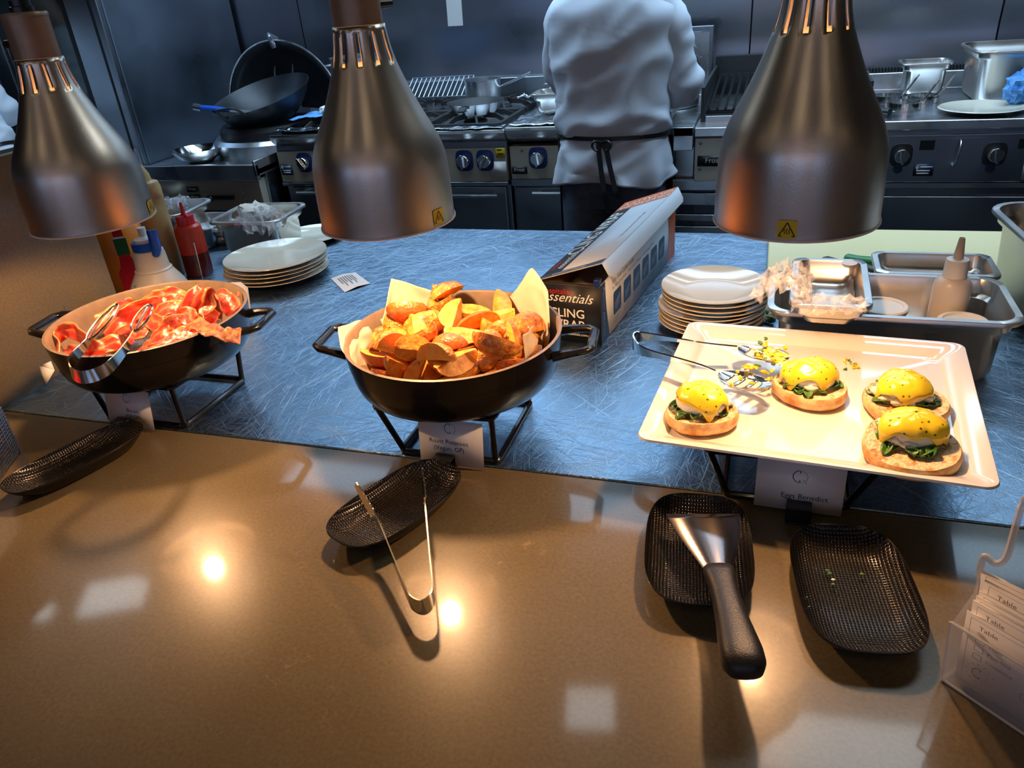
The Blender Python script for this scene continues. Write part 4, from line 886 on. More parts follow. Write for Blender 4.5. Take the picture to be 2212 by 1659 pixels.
def pot_proto(k, v):
    if (k, v) not in protos:
        me = wedge(k); me.materials.append(M[('pot_skin', 'pot_red', 'pot_skin')[v]]); me.materials.append(M[('pot_flesh', 'pot_flesh', 'pot_gold')[v]])
        o = bpy.data.objects.new('potato_wedge', me); C.objects.link(o); protos[(k, v)] = o; return o
    o = protos[(k, v)].copy(); C.objects.link(o); return o
rnd = random.Random(4)
for k, x, y, z, ex, ey, ez in POT:
    rr0 = math.hypot(x, y)
    if z > .079 or (rr0 > .108 and z > .05) or (z > .066 and y > .03 and x > -.02): continue
    v = rnd.choice((0, 0, 1, 2, 2)); o = pot_proto(k, v)
    o.location = (PP.x + x, PP.y + y, PP.z + .012 + z); o.rotation_euler = (ex, ey, ez)
    tag(o, 'roast potato wedge in the heap in the black enamel pan', 'potato', 'roast potatoes in the middle pan')
# parchment lining: corners stand up beyond the rim
def parchment(name, label, c, a0, a1, top, lean=.25, seed=1, r0=.118):
    b = MB('parch')
    def fn(u, v):
        a = R_(a0 + (a1 - a0) * u); h = top(u); s_ = v; z = .016 + s_ * h; r = r0 + .008 * min(1, z / .05) + lean * max(0, z - .055)
        r += .0035 * noise.noise(Vector((u * 4, v * 4, seed))); z += .002 * noise.noise(Vector((u * 5, v * 5, seed + 5)))
        return (c.x + r * math.cos(a), c.y + r * math.sin(a), c.z + z)
    b.grid(fn, 30, 18); return tag(b.build(name, solid=.0004), label, 'parchment')
def tent(u, p, hi, lo=.055): return max(lo, hi - (abs(u - p) * 1.9 * (hi - lo) / max(p, 1 - p)) * 1.0)
def spike(pk, hi, w0, w1, lo): return lambda u: lo + (hi - lo) * max(0, min(1, (u - (pk - w0)) / w0 if u < pk else ((pk + w1) - u) / w1))
parchment('parchment_paper', 'cream parchment corner standing up at the back left of the potato pan', PP, 165, 112, spike(.30, .098, .26, .68, .05), .12, 1)
parchment('parchment_paper', 'cream parchment corner peaking at the back right of the potato pan', PP, 72, 22, lambda u: .055 + .050 * min(1, u / .35) if u < .35 else (.105 - .020 * (u - .35) / .45 if u < .8 else .085 - .035 * (u - .8) / .2), .15, 4)
parchment('parchment_paper', 'parchment flap folded inside the right rim of the potato pan', PP, 26, -14, lambda u: .058 + .010 * u, .0, 7, .100)
parchment('parchment_paper', 'parchment edge showing over the front left rim of the potato pan', PP, 218, 172, spike(.5, .069, .5, .5, .054), .6, 9, .125)

# ---------------------------------------------------------------- bacon
mb_ = mat('bacon_meat', (.6, .05, .03), .3, coat=.5, sss=.15, bump=.35, bscale=160)
N_, L_, b_ = nodes(mb_); uv = N_.new('ShaderNodeUVMap'); uv.uv_map = 'UVMap'; sx = N_.new('ShaderNodeSeparateXYZ'); L_.new(uv.outputs[0], sx.inputs[0])
tc = N_.new('ShaderNodeTexCoord'); nn = N_.new('ShaderNodeTexNoise'); nn.inputs['Scale'].default_value = 34; nn.inputs['Detail'].default_value = 6; L_.new(tc.outputs['Object'], nn.inputs['Vector'])
ma = N_.new('ShaderNodeMath'); ma.operation = 'MULTIPLY_ADD'; L_.new(nn.outputs['Fac'], ma.inputs[0]); ma.inputs[1].default_value = .55; L_.new(sx.outputs[1], ma.inputs[2])
cr = N_.new('ShaderNodeValToRGB'); L_.new(ma.outputs[0], cr.inputs[0]); e = cr.color_ramp.elements
e[0].position = .26; e[0].color = (.74, .28, .09, 1); e[1].position = 1.28; e[1].color = (.70, .22, .07, 1)
for p_, c_ in ((.36, (.70, .16, .07, 1)), (.44, (.62, .035, .025, 1)), (.66, (.70, .06, .04, 1)), (.73, (.74, .20, .09, 1)), (.80, (.70, .07, .04, 1)), (.95, (.60, .04, .02, 1)), (.99, (.74, .26, .08, 1))):
    q = cr.color_ramp.elements.new(p_); q.color = c_
L_.new(cr.outputs[0], b_.inputs['Base Color'])
M['bacon'] = mb_
M['bacon_crisp'] = mat('crisp_bacon', (.24, .055, .012), .35, col2=(.66, .28, .07), nscale=110, detail=6, bump=1, bscale=260, coat=.5, pos=(.42, .6))
def strip(path, wdir, hw, seed, mt='bacon', label='', group='bacon rashers in the left pan', curl=.35):
    pts = smooth_path(path, 7); n = len(pts); m = 9; bm = bmesh.new(); rows = []; uvs = {}
    wds = wdir if isinstance(wdir[0], (tuple, list, Vector)) else [wdir] * 2
    for i, p in enumerate(pts):
        t = (pts[min(i + 1, n - 1)] - pts[max(i - 1, 0)]).normalized(); f = i / (n - 1)
        ww = Vector(wds[0]).lerp(Vector(wds[-1]), f); w_ = (ww - t * t.dot(ww)).normalized(); nrm = t.cross(w_)
        h = hw * (1 + .18 * noise.noise(Vector((f * 5, seed, 0)))) * (1 if .04 < f < .96 else .8); row = []
        for j in range(m):
            v = j / (m - 1); s_ = v * 2 - 1
            off = curl * hw * (s_ * s_) * (.6 * noise.noise(Vector((f * 3, seed, 3))) + .2) + .0035 * abs(s_) ** 1.5 * math.sin(f * n * .9 + s_ * 2 + seed) + .002 * noise.noise(Vector((f * 14, v * 4, seed)))
            c_ = bm.verts.new(p + w_ * h * s_ + nrm * off); row.append(c_); uvs[c_] = (f, v * .78 + .02)
        rows.append(row)
    ly = bm.loops.layers.uv.new('UVMap')
    for a, c in zip(rows, rows[1:]):
        for j in range(m - 1):
            fc = bm.faces.new((a[j], c[j], c[j + 1], a[j + 1])); fc.smooth = True
            for lp in fc.loops: lp[ly].uv = uvs[lp.vert]
    me = bpy.data.meshes.new('bacon_rasher'); bm.to_mesh(me); bm.free(); me.materials.append(M[mt])
    o = bpy.data.objects.new('bacon_rasher', me); C.objects.link(o); q = o.modifiers.new('s', 'SOLIDIFY'); q.thickness = .0026; q.offset = 0
    q = o.modifiers.new('u', 'SUBSURF'); q.levels = 1; q.render_levels = 1
    return tag(o, label or 'glossy pink and orange bacon rasher folded in the heap in the left pan', 'bacon', group)
def B3(px, py, h): return P(px, py, BP.z + h)
# wire mesh rack in the pan floor
b = MB('steel_pan').at(T(BP.x, BP.y, BP.z + .016)); n = 46; rr_ = .114
for k in range(-n // 2, n // 2 + 1):
    o_ = k * .0049; L2 = math.sqrt(max(0, rr_ * rr_ - o_ * o_))
    if L2 > .01: b.box(-L2, L2, o_ - .0004, o_ + .0004, 0, .0008); b.box(o_ - .0004, o_ + .0004, -L2, L2, .0008, .0016)
b.tube([(rr_ * math.cos(2 * PI * k / 60), rr_ * math.sin(2 * PI * k / 60), 0) for k in range(60)], .0015, 6, closed=True)
tag(b.build('wire_mesh', smooth=False), 'round wire mesh under the bacon in the left pan', 'mesh')
# rashers placed where the photo shows them (pixel, height above the pan base)
G = None
strip([B3(130, 800, .025), B3(125, 735, .055), B3(150, 712, .068), B3(185, 735, .06), B3(200, 755, .045)], ((0, .3, 1), (.3, .5, 1)), .011, 1, label='curled bacon rasher looping up at the left of the pan', group=None)
strip([B3(130, 765, .03), B3(170, 762, .045), B3(215, 752, .04), B3(260, 735, .045)], (.1, .8, .6), .013, 2)
strip([B3(140, 790, .022), B3(190, 775, .035), B3(230, 770, .03)], (.3, 1, .1), .013, 3)
strip([B3(225, 722, .05), B3(260, 690, .068), B3(300, 668, .072), B3(345, 655, .07)], (.2, .7, .8), .014, 4)
strip([B3(215, 700, .05), B3(255, 672, .06), B3(290, 660, .06)], (.2, .9, .5), .014, 5)
strip([B3(260, 730, .03), B3(300, 700, .05), B3(340, 680, .055), B3(380, 690, .05)], (.2, .8, .7), .014, 6)
strip([B3(310, 660, .06), B3(345, 645, .078), B3(375, 640, .080), B3(400, 655, .07)], (.1, .6, .9), .015, 7)
strip([B3(330, 690, .055), B3(365, 665, .07), B3(400, 670, .065)], (.1, .9, .6), .015, 8)
strip([B3(320, 745, .045), B3(355, 715, .06), B3(400, 695, .065), B3(430, 705, .06)], (.3, .8, .5), .015, 9)
strip([B3(300, 755, .035), B3(340, 742, .05), B3(385, 725, .055), B3(430, 720, .055)], (.3, .9, .3), .015, 10)
strip([B3(395, 690, .06), B3(415, 655, .085), B3(438, 622, .105), B3(445, 640, .09), B3(450, 680, .07)], ((.8, .3, .2), (.9, 0, .2)), .015, 11, label='bacon rasher peaking highest at the right of the heap', group=None)
strip([B3(425, 690, .055), B3(440, 660, .075), B3(455, 640, .082), B3(480, 680, .06)], (.7, -.3, .6), .016, 12)
strip([B3(380, 700, .06), B3(400, 680, .072), B3(420, 695, .07)], (.5, .6, .6), .014, 13)
strip([B3(455, 655, .065), B3(475, 640, .078), B3(495, 655, .07), B3(508, 675, .06)], (.3, .8, .5), .015, 14)
strip([B3(470, 680, .055), B3(490, 650, .068), B3(505, 640, .066)], (.8, -.2, .4), .014, 15)
strip([B3(250, 700, .035), B3(280, 715, .045), B3(320, 720, .045)], (.2, .9, .5), .013, 16)
strip([B3(345, 745, .03), B3(390, 735, .045), B3(440, 700, .05)], (.2, 1, .2), .014, 17)
strip([B3(240, 735, .02), B3(270, 745, .03), B3(285, 730, .035)], (.6, .6, .5), .012, 18)
strip([B3(300, 680, .05), B3(340, 700, .06), B3(360, 725, .055)], (.7, .5, .5), .013, 19)
strip([B3(350, 668, .065), B3(385, 650, .075), B3(415, 660, .072)], (.1, .7, .7), .014, 20)
strip([B3(405, 720, .055), B3(440, 690, .06), B3(470, 690, .058)], (.4, .8, .4), .015, 21)
strip([B3(415, 695, .074), B3(450, 712, .077), B3(485, 722, .074), B3(520, 728, .066)], (.25, 1, .1), .0135, 30, 'bacon_crisp', 'darker crisp bacon rasher hanging out over the pan\'s right rim', None)

# ================================================================ tongs
def tongs(name, label, bend, a_pts, b_pts, wdir, hw, head, th=.0014):
    """bend: points round the spring end; a_pts / b_pts: arms outwards from it"""
    t = thing(name, label, 'tongs', (0, 0, 0))
    org = Vector(bend[len(bend) // 2]); t.location = org
    path = smooth_path([Vector(p) - org for p in (a_pts[::-1] + bend + b_pts)], 7); n = len(path); wd = Vector(wdir)
    hws = [hw * (1 - .45 * (abs(i / (n - 1) - .5) * 2) ** 2) for i in range(n)]
    b = MB('steel_bright'); b.band(path, hws, wd, th); b.build('spring_arms', t, angle=50)
    for end, prev in ((path[0], path[6]), (path[-1], path[-7])):
        d = (end - prev).normalized(); head(t, end, d)
    return t
def loop_head(t, e, d):
    up = Vector((.25, .1, .97)); s_ = d.cross(up).normalized(); u = (s_ * .8 + up * .35).normalized()
    Lh, Wh = .036, .0115; c = e + d * Lh
    ring = [c + d * Lh * math.cos(2 * PI * k / 28) + u * Wh * math.sin(2 * PI * k / 28) for k in range(28)]
    b = MB('steel_bright'); b.tube(ring, .0016, 8, closed=True, flat=1.6); b.tube([c - d * Lh * .8, c + d * Lh * .8], .0017, 8, flat=1.4); b.build('loop_head', t)
b_ = lambda px, py, h: P(px, py, PZ + h)
tongs('serving_tongs', 'steel tongs resting on the bacon, spring end over the front rim of the pan',
      [b_(152, 789, .079), b_(156, 806, .075), b_(176, 815, .074), b_(205, 810, .075), b_(232, 796, .078)],
      [b_(160, 772, .084), b_(180, 750, .090), b_(192, 735, .094)], [b_(256, 772, .084), b_(278, 742, .090), b_(292, 716, .094)], (0, .15, 1), .0085, loop_head)

def serrated_head(t, e, d):
    up = Vector((0, 0, 1)); s_ = d.cross(up).normalized(); b = MB('steel_bright'); n = 12; pts = []; ws = []
    for k in range(n + 1):
        f = k / n; pts.append(e + d * .045 * f + up * (-.004 * f)); ws.append(.0075 * (1 - .55 * f * f) * (.72 if k % 2 else 1))
    b.band(pts, ws, up + s_ * .25, .0016); b.build('grip_head', t)
Z3 = lambda px, py, z: P(px, py, z)
tongs('serving_tongs', 'steel tongs lying across the black dish in front of the potatoes',
      [Z3(880, 1284, .877), Z3(892, 1304, .876), Z3(913, 1312, .876), Z3(930, 1300, .877), Z3(936, 1276, .878)],
      [Z3(850, 1210, .883), Z3(822, 1140, .892), Z3(806, 1110, .900)], [Z3(929, 1200, .883), Z3(921, 1110, .892), Z3(918, 1080, .898)], (0, 0, 1), .0095, serrated_head)

def spoon(t, name, c, d, nrm, a, w_, slots, mt='steel_bright', label=None):
    d = Vector(d).normalized(); nrm = Vector(nrm).normalized(); s_ = nrm.cross(d).normalized(); nrm = d.cross(s_).normalized()
    b = MB(mt); n = 34; m = 24
    def fn(u, v):
        X_ = u * 2 - 1; Y_ = v * 2 - 1; k = math.sqrt(max(0, 1 - X_ * X_)) ** (.8 if X_ > 0 else 1.25)
        return c + d * a * X_ + s_ * w_ * Y_ * k + nrm * (-.006 * (1 - X_ * X_) * (1 - Y_ * Y_))
    def skip(u, v):
        X_ = u * 2 - 1; Y_ = v * 2 - 1
        return any(abs(X_ - sx) < .13 and -.62 < Y_ < .62 for sx in slots)
    b.grid(fn, n, m, skip); o = b.build(name, t, solid=.0012, off=0, angle=60)
    if label: o['label'] = label
    return o
te = thing('serving_tongs', 'long steel spoon tongs lying on the platter with yellow sauce on the heads', 'tongs', (0, 0, 0))
e_ = lambda px, py, z: P(px, py, z)
te.location = e_(1372, 735, .965); o0 = te.location.copy()
path = [e_(1590, 748, .965), e_(1520, 742, .970), e_(1450, 732, .972), e_(1400, 727, .972), e_(1377, 728, .971), e_(1368, 738, .970), e_(1378, 752, .969), e_(1400, 762, .970), e_(1460, 776, .970), e_(1510, 788, .966), e_(1545, 800, .960)]
pth = smooth_path([p - o0 for p in path], 6); n_ = len(pth)
b = MB('steel_bright'); b.band(pth, [.010 * (1 - .5 * min(1, abs(i / (n_ - 1) - .5) * 2.3) ** 1.2) + .0008 for i in range(n_)], [Vector((.05, -.2 - .9 * min(1, abs(i / (n_ - 1) - .5) * 2), 1 - .45 * min(1, abs(i / (n_ - 1) - .5) * 2))) for i in range(n_)], .0018); b.build('spring_arms', te, angle=50)
c1, c2 = e_(1648, 762, .957), e_(1606, 822, .956)
spoon(te, 'spoon_head', c1 - o0, (c1 - e_(1590, 748, .957)), (0, .1, 1), .033, .024, (-.45,), label='serving head caked with sauce and egg')
spoon(te, 'slotted_head', c2 - o0, (c2 - e_(1545, 800, .956)), (0, 0, 1), .034, .023, (-.42, 0, .42), label='slotted head')

# ================================================================ platter and eggs
PLZ = .936
PLC = Vector((.071, .861, PLZ)); PLA = R_(-4.4)
def ptop(ring): return ring
t = thing('platter', 'large rectangular white platter with four eggs on muffins', 'platter', (PLC.x, PLC.y, PLZ - .016), PLA)
b = MB('white_plate'); W_, D_ = .352, .328
b.loft([rrect(.24, .21, .03, 0, 6), rrect(W_ - .05, D_ - .05, .02, .004, 6), rrect(W_ - .012, D_ - .012, .016, .0125, 6), rrect(W_, D_, .015, .0165, 6), rrect(W_ - .002, D_ - .002, .015, .0188, 6), rrect(W_ - .012, D_ - .012, .013, .0185, 6),
        rrect(W_ - .048, D_ - .046, .012, .0125, 6), rrect(W_ - .058, D_ - .056, .012, .0075, 6), rrect(W_ - .072, D_ - .070, .014, .0062, 6), rrect(.05, .05, .01, .0060, 6)], True, True, True)
b.build('dish', t, angle=30)
r3 = riser('low black riser under the white platter', -.020, .114, .744, .90, PLZ - .0165, (.022, .028), .0040)

M['muffin_crust'] = mat('muffin_crust', (.60, .24, .05), .6, col2=(.86, .60, .28), nscale=60, detail=7, bump=.35, bscale=420, pos=(.38, .60))
M['muffin_top'] = mat('muffin_crumb', (.84, .66, .42), .75, col2=(.58, .27, .08), nscale=95, detail=9, bump=1, bscale=260, pos=(.46, .62))
M['egg_white'] = mat('poached_white', (.86, .80, .68), .35, sss=.3, bump=.2, bscale=120)
M['spinach'] = mat('wilted_spinach', (.03, .12, .014), .35, col2=(.13, .27, .04), nscale=50, bump=.5, bscale=150, coat=.3)
sm = mat('hollandaise', (.84, .62, .03), .22, coat=.35, sss=.1); M['sauce'] = sm
N_, L_, b_2 = nodes(sm); tc = N_.new('ShaderNodeTexCoord'); vo = N_.new('ShaderNodeTexVoronoi'); vo.inputs['Scale'].default_value = 150; vo.inputs['Randomness'].default_value = 1; L_.new(tc.outputs['Object'], vo.inputs['Vector'])
lt = N_.new('ShaderNodeMath'); lt.operation = 'LESS_THAN'; lt.inputs[1].default_value = .2; L_.new(vo.outputs['Distance'], lt.inputs[0])
sep = N_.new('ShaderNodeSeparateColor'); L_.new(vo.outputs['Color'], sep.inputs[0]); gt = N_.new('ShaderNodeMath'); gt.operation = 'GREATER_THAN'; gt.inputs[1].default_value = .35; L_.new(sep.outputs[0], gt.inputs[0])
mu = N_.new('ShaderNodeMath'); mu.operation = 'MULTIPLY'; L_.new(lt.outputs[0], mu.inputs[0]); L_.new(gt.outputs[0], mu.inputs[1])
mx = N_.new('ShaderNodeMixRGB'); L_.new(mu.outputs[0], mx.inputs[0]); mx.inputs[1].default_value = (.84, .62, .03, 1); mx.inputs[2].default_value = (.16, .13, .01, 1); L_.new(mx.outputs[0], b_2.inputs['Base Color'])
def benedict(label, px, py, R1, rz, seed, off=(0, 0), sauce_r=.027, tilt=(0, 0), z0=PLZ - .0098, drips=(0.3, 1.4, 4.2, 5.2)):
    c = P(px, py, z0 + .012); t = thing('egg_benedict', label, 'eggs benedict', (c.x, c.y, z0), rz); t.rotation_euler = (tilt[0], tilt[1], rz)
    rnd = random.Random(seed)
    def rad(a): return R1 * (1 + .05 * math.sin(2 * a + seed) + .03 * math.sin(3 * a + seed * 2))
    b = MB('muffin_crust', 'muffin_top'); n = 48
    def ring(f, z): return [(rad(2 * PI * k / n) * f * math.cos(2 * PI * k / n), rad(2 * PI * k / n) * f * math.sin(2 * PI * k / n), z + .0012 * noise.noise(Vector((k * .4, z * 60, seed)))) for k in range(n)]
    b.loft([ring(.70, 0), ring(.88, .0012), ring(.98, .006), ring(1.0, .011), ring(.985, .0155), ring(.95, .018)], True, True, False)
    b.use('muffin_top').loft([ring(.95, .018), ring(.90, .0165), ring(.6, .0155), ring(.3, .016), ring(.02, .016)], True, False, True)
    b.build('muffin', t, angle=70)
    ox, oy = off
    b = MB('spinach')
    for k in range(22):
        a = rnd.random() * 2 * PI; r = rnd.uniform(.019, .029) * R1 / .042; L1 = rnd.uniform(.006, .014)
        cx, cy = ox + r * math.cos(a), oy + r * math.sin(a); q_a = a + rnd.uniform(-1.6, 1.6); d = Vector((math.cos(q_a), math.sin(q_a), 0)); s_ = Vector((-d.y, d.x, 0)); zz = .0175 + rnd.random() * .005; sd = rnd.random() * 9
        b.grid(lambda u, v: Vector((cx, cy, zz)) + d * L1 * (u * 2 - 1) + s_ * (.0058 * (v * 2 - 1) * math.sqrt(max(0.03, 1 - (u * 2 - 1) ** 2))) + Vector((0, 0, .0035 * noise.noise(Vector((u * 3, v * 3, sd))) + .003 * abs(v * 2 - 1) - .004 * u * u)), 9, 6)
    b.build('spinach', t, solid=.0006)
    b = MB('egg_white'); b.ball((ox, oy, .0265), (.0285, .0255, .0160), 36, .05, 3.2, seed)
    for k in range(7):
        a = rnd.random() * 6.28; b.ball((ox + .025 * math.cos(a), oy + .022 * math.sin(a), .0235), (.0095, .007, .0055), 14, .45, 4, seed + k)
    b.build('poached_egg', t, angle=70)
    b = MB('sauce'); n = 72; m = 22
    def edge(a):
        e1 = 1.0 + .06 * math.sin(3 * a + seed) + .05 * math.sin(5 * a + 2 * seed)
        for q in drips:
            dd = (a - q + PI) % (2 * PI) - PI; e1 += .42 * math.exp(-(dd / .24) ** 2)
        return e1
    rows = []
    for j in range(m + 1):
        f = j / m; row = []
        for k in range(n if j else 1):
            a = 2 * PI * k / n; e1 = edge(a); th = f * e1 * 1.30; k1 = min(th, 1.62)
            lob = 1.04 + .09 * math.sin(a * 2 + seed * 3) + .05 * math.sin(a * 3 - seed); rx = (.0310 * lob * math.sin(min(k1, PI / 2)) + max(0, th - 1.62) * .006); z = .0275 + .0190 * math.cos(k1) * (1.02 + .20 * abs(noise.noise(Vector((math.cos(a) * k1 * 1.3, math.sin(a) * k1 * 1.3, seed)))))
            if th > 1.62: z -= (th - 1.62) * .034
            z = max(z, .0178); rl = .0006 * noise.noise(Vector((math.cos(a) * 2, math.sin(a) * 2, th * 2 + seed)))
            ds = (.0012 if f > .93 else 0)
            row.append(b.v((ox + (rx + rl - ds * .4) * math.cos(a), oy + (rx * .90 + rl - ds * .4) * math.sin(a), z + rl * 2 - ds * .6)))
        rows.append(row)
    for A_, B_ in zip(rows, rows[1:]):
        for k in range(n):
            q = (k + 1) % n
            if len(A_) == 1: b.f((A_[0], B_[k], B_[q]))
            else: b.f((A_[k], B_[k], B_[q], A_[q]))
    b.build('hollandaise', t, solid=.0016, off=-1, angle=80)
    return t
benedict('egg on a muffin at the front left of the platter, sauce with a bright glint', 1515, 893, .0395, R_(10), 1.3, (0, .004), drips=(4.9, 5.9, .6))
benedict('egg on a muffin in the middle of the platter beside the spoon tongs', 1750, 838, .0415, R_(-15), 2.1, (-.002, .003), drips=(3.6, 4.2, 5.4, .2))
benedict('egg on a muffin at the back right, half behind another', 1955, 872, .0455, R_(5), 3.7, (-.003, .006), drips=(3.4, 4.6, 5.9))
benedict('egg on a muffin at the front right corner, sauce running down to the right', 1966, 962, .0490, R_(-8), 4.4, (-.001, .010), tilt=(R_(5), 0), z0=PLZ - .0085, drips=(5.6, 6.1, 3.9))
# food bits on the platter and tongs
c_ = P(1668, 768, .9575); tag(MB('sauce').at(T(c_.x, c_.y, .9570) @ RZ(-.6)).ball((0, 0, 0), (.021, .013, .0035), 40, .9, 2.2, 5).build('sauce_smear'), 'thick yellow sauce pooled in the upper spoon head of the tongs', 'sauce')
def bits(name, label, cat, pts, mts, rr=(.002, .005), z=PLZ - .008, kind=None):
    rnd = random.Random(len(pts)); b = MB(*mts)
    for px, py, k in pts:
        c = P(px, py, z)
        b.use(mts[k]); b.at(T(c.x, c.y, z + .0012) @ RZ(px * 3.1)); b.ball((0, 0, 0), (rnd.uniform(*rr), rnd.uniform(*rr) * .6, .0018), 14, 1.1, 3, px)
    o = b.build(name, angle=40); tag(o, label, cat, kind=kind); return o
rnd = random.Random(8)
bits('sauce_scraps', 'scraps of yellow egg and spinach clinging to the upper tong head', 'food scraps', [(1660 + rnd.gauss(0, 20), 764 + rnd.gauss(0, 15), rnd.choice((0, 0, 1, 2))) for _ in range(34)], ('sauce', 'spinach', 'egg_white'), (.0018, .005), .962, 'stuff')
bits('sauce_scraps', 'sauce smeared on the slotted tong head', 'food scraps', [(1565 + rnd.random() * 95, 790 + rnd.random() * 45, 0) for _ in range(9)], ('sauce',), (.002, .006), .960, 'stuff')
bits('crumbs', 'small scraps of egg and leaf at the back of the platter', 'food scraps', [(1820 + rnd.random() * 35, 778 + rnd.random() * 22, rnd.choice((0, 1))) for _ in range(14)] + [(1688, 735, 0), (1692, 725, 1), (1417, 873, 0), (1894, 825, 1), (1884, 832, 0)], ('sauce', 'spinach'), (.001, .003), PLZ - .0095, 'stuff')

# ================================================================ menu cards
def logo(b, m, r):                      # ring split into a bold left half and a fine crossed right half
    def arc(a0, a1, w_, mt, n=18):
        b.use(mt)
        for k in range(n):
            A0, A1 = R_(a0 + (a1 - a0) * k / n), R_(a0 + (a1 - a0) * (k + 1) / n)
            b.f([b.v(m @ Vector((rr * math.cos(a), rr * math.sin(a), .0003))) for rr, a in ((r - w_, A0), (r + w_, A0), (r + w_, A1), (r - w_, A1))])
    def ln(p, q, w_, mt):
        b.use(mt); d = Vector((q[0] - p[0], q[1] - p[1])); nn = Vector((-d.y, d.x)).normalized() * w_
        b.f([b.v(m @ Vector((x, y, .0003))) for x, y in ((p[0] + nn.x, p[1] + nn.y), (p[0] - nn.x, p[1] - nn.y), (q[0] - nn.x, q[1] - nn.y), (q[0] + nn.x, q[1] + nn.y))])
    arc(97, 263, r * .055, 'ink'); ln((-.02 * r, r), (-.02 * r, .55 * r), r * .06, 'ink'); ln((-.02 * r, -r), (-.02 * r, -.55 * r), r * .06, 'ink')
    arc(-48, 80, r * .03, 'ink_grey'); arc(-84, -60, r * .03, 'ink_grey'); ln((.35 * r, -.42 * r), (.95 * r, -1.02 * r), r * .035, 'ink_grey')
def card(label, bl, br, tl, w_, h, lines, lsize, ly, logo_y, hold, hold_lab, lx=0):
    bl, br, tl = Vector(bl), Vector(br), Vector(tl); m0 = frame(bl, br - bl, tl - bl)
    b = MB('card').at(m0); b.box(0, w_, 0, h, -.0006, 0)
    logo(b, T(w_ * .5, logo_y, 0), .0075 * w_ / .09); b.use('ink')
    for i, l in enumerate(lines): b.text(l, lsize, T(w_ * .5 + lx, ly - i * lsize * 1.12, 0))
    o = b.build('menu_card', smooth=False); tag(o, label, 'menu card')
    c = bl + (br - bl).normalized() * w_ * hold; fx = (br - bl).normalized(); fw = fx.cross(Vector((0, 0, 1))); hm = frame(Vector((c.x, c.y, CZ)), fx, -fw)
    b = MB('black').at(hm); b.box(-.013, .013, -.020, .012, 0, .0025); b.box(-.013, .013, -.0025, -.0012, .001, .019); b.box(-.013, .013, .0012, .0025, .001, .010)
    b.box(-.013, .013, -.016, -.0012, .018, .0195); b.box(-.013, .013, -.017, -.0158, .0025, .0195)
    tag(b.build('card_holder', bevel=.0005), hold_lab, 'card holder')
    return o
card('white menu card reading Bacon (GF,DF), in front of the left pan', (-.914, .742, .8555), (-.829, .738, .853), (-.894, .750, .913), .086, .060, ['Bacon', '(GF,DF)'], .0088, .026, .045, .42, 'small black card holder in front of the bacon pan', .006)
card('white menu card reading Roast Potatoes (Vegan, GF), in front of the middle pan', (-.401, .740, .8545), (-.314, .738, .8525), (-.387, .746, .920), .088, .064, ['Roast Potatoes', '(Vegan, GF)'], .0088, .032, .0515, .42, 'small black card holder in front of the potato pan', -.003)
card('white menu card reading Eggs Benedict, under the front edge of the platter', (.014, .728, .8545), (.104, .725, .8545), (.013, .732, .915), .091, .062, ['Eggs Benedict'], .0088, .0185, .044, .52, 'tall black card holder beneath the platter\'s front edge', .006)

# ================================================================ black dishes
def dish(label, c, L1, W1, rz, H=.022, e=2.9):
    t = thing('spoon_rest', label, 'dish', (c[0], c[1], CZ), rz)
    b = MB('dish', 'dish_rim')
    def q(f, z, g=1): return [(x, y, z + .003 * (abs(x) / (W1 / 2)) ** 2 * g + .004 * (abs(y) / (L1 / 2)) ** 3 * g) for x, y, _ in sell(W1 / 2 * f, L1 / 2 * f, 0, e, 64)]
    b.use('dish').loft([q(.02, .0045, 0), q(.3, .0045, 0), q(.55, .0052, 0), q(.72, .0072, .2), q(.86, .0118, .6), q(.95, .0165, .9), q(.985, .019, 1)], True, True, False)
    b.use('dish_rim').loft([q(.985, .019, 1), q(.995, .0198, 1), q(1.0, .0185, 1), q(.985, .0165, 1), q(.93, .012, .8), q(.80, .004, .4), q(.66, 0, 0), q(.60, 0, 0), q(.58, .0025, 0), q(.02, .0025, 0)], True, False, True)
    b.build('dish_body', t, angle=80)
    return t
dish('long narrow black textured dish in front of the bacon card', (-.868, .637), .190, .078, R_(-17))
dish('black textured dish holding the serving tongs in front of the potatoes', (-.383, .632), .178, .094, R_(-22))
dish('black textured dish under the pastry scraper, in front of the platter', (-.038, .626), .172, .108, R_(6), e=3.2)
dish('black textured dish at the right with crumbs of green, empty of utensils', (.108, .602), .172, .108, R_(8), e=3.2)
rnd = random.Random(3)
b = MB('spinach', 'egg_white')
for px, py, k in ((1787, 1232, 0), (1793, 1238, 0), (1862, 1240, 0), (1800, 1252, 1), (1800, 1262, 0), (1745, 1310, 1), (1740, 1290, 0)):
    c = P(px, py, CZ + .0105); b.use(('spinach', 'egg_white')[k]).ball(c, (.0022, .0016, .001), 8, .5, 5, px)
tag(b.build('crumbs'), 'tiny green and white crumbs in the right black dish', 'food scraps', kind='stuff')
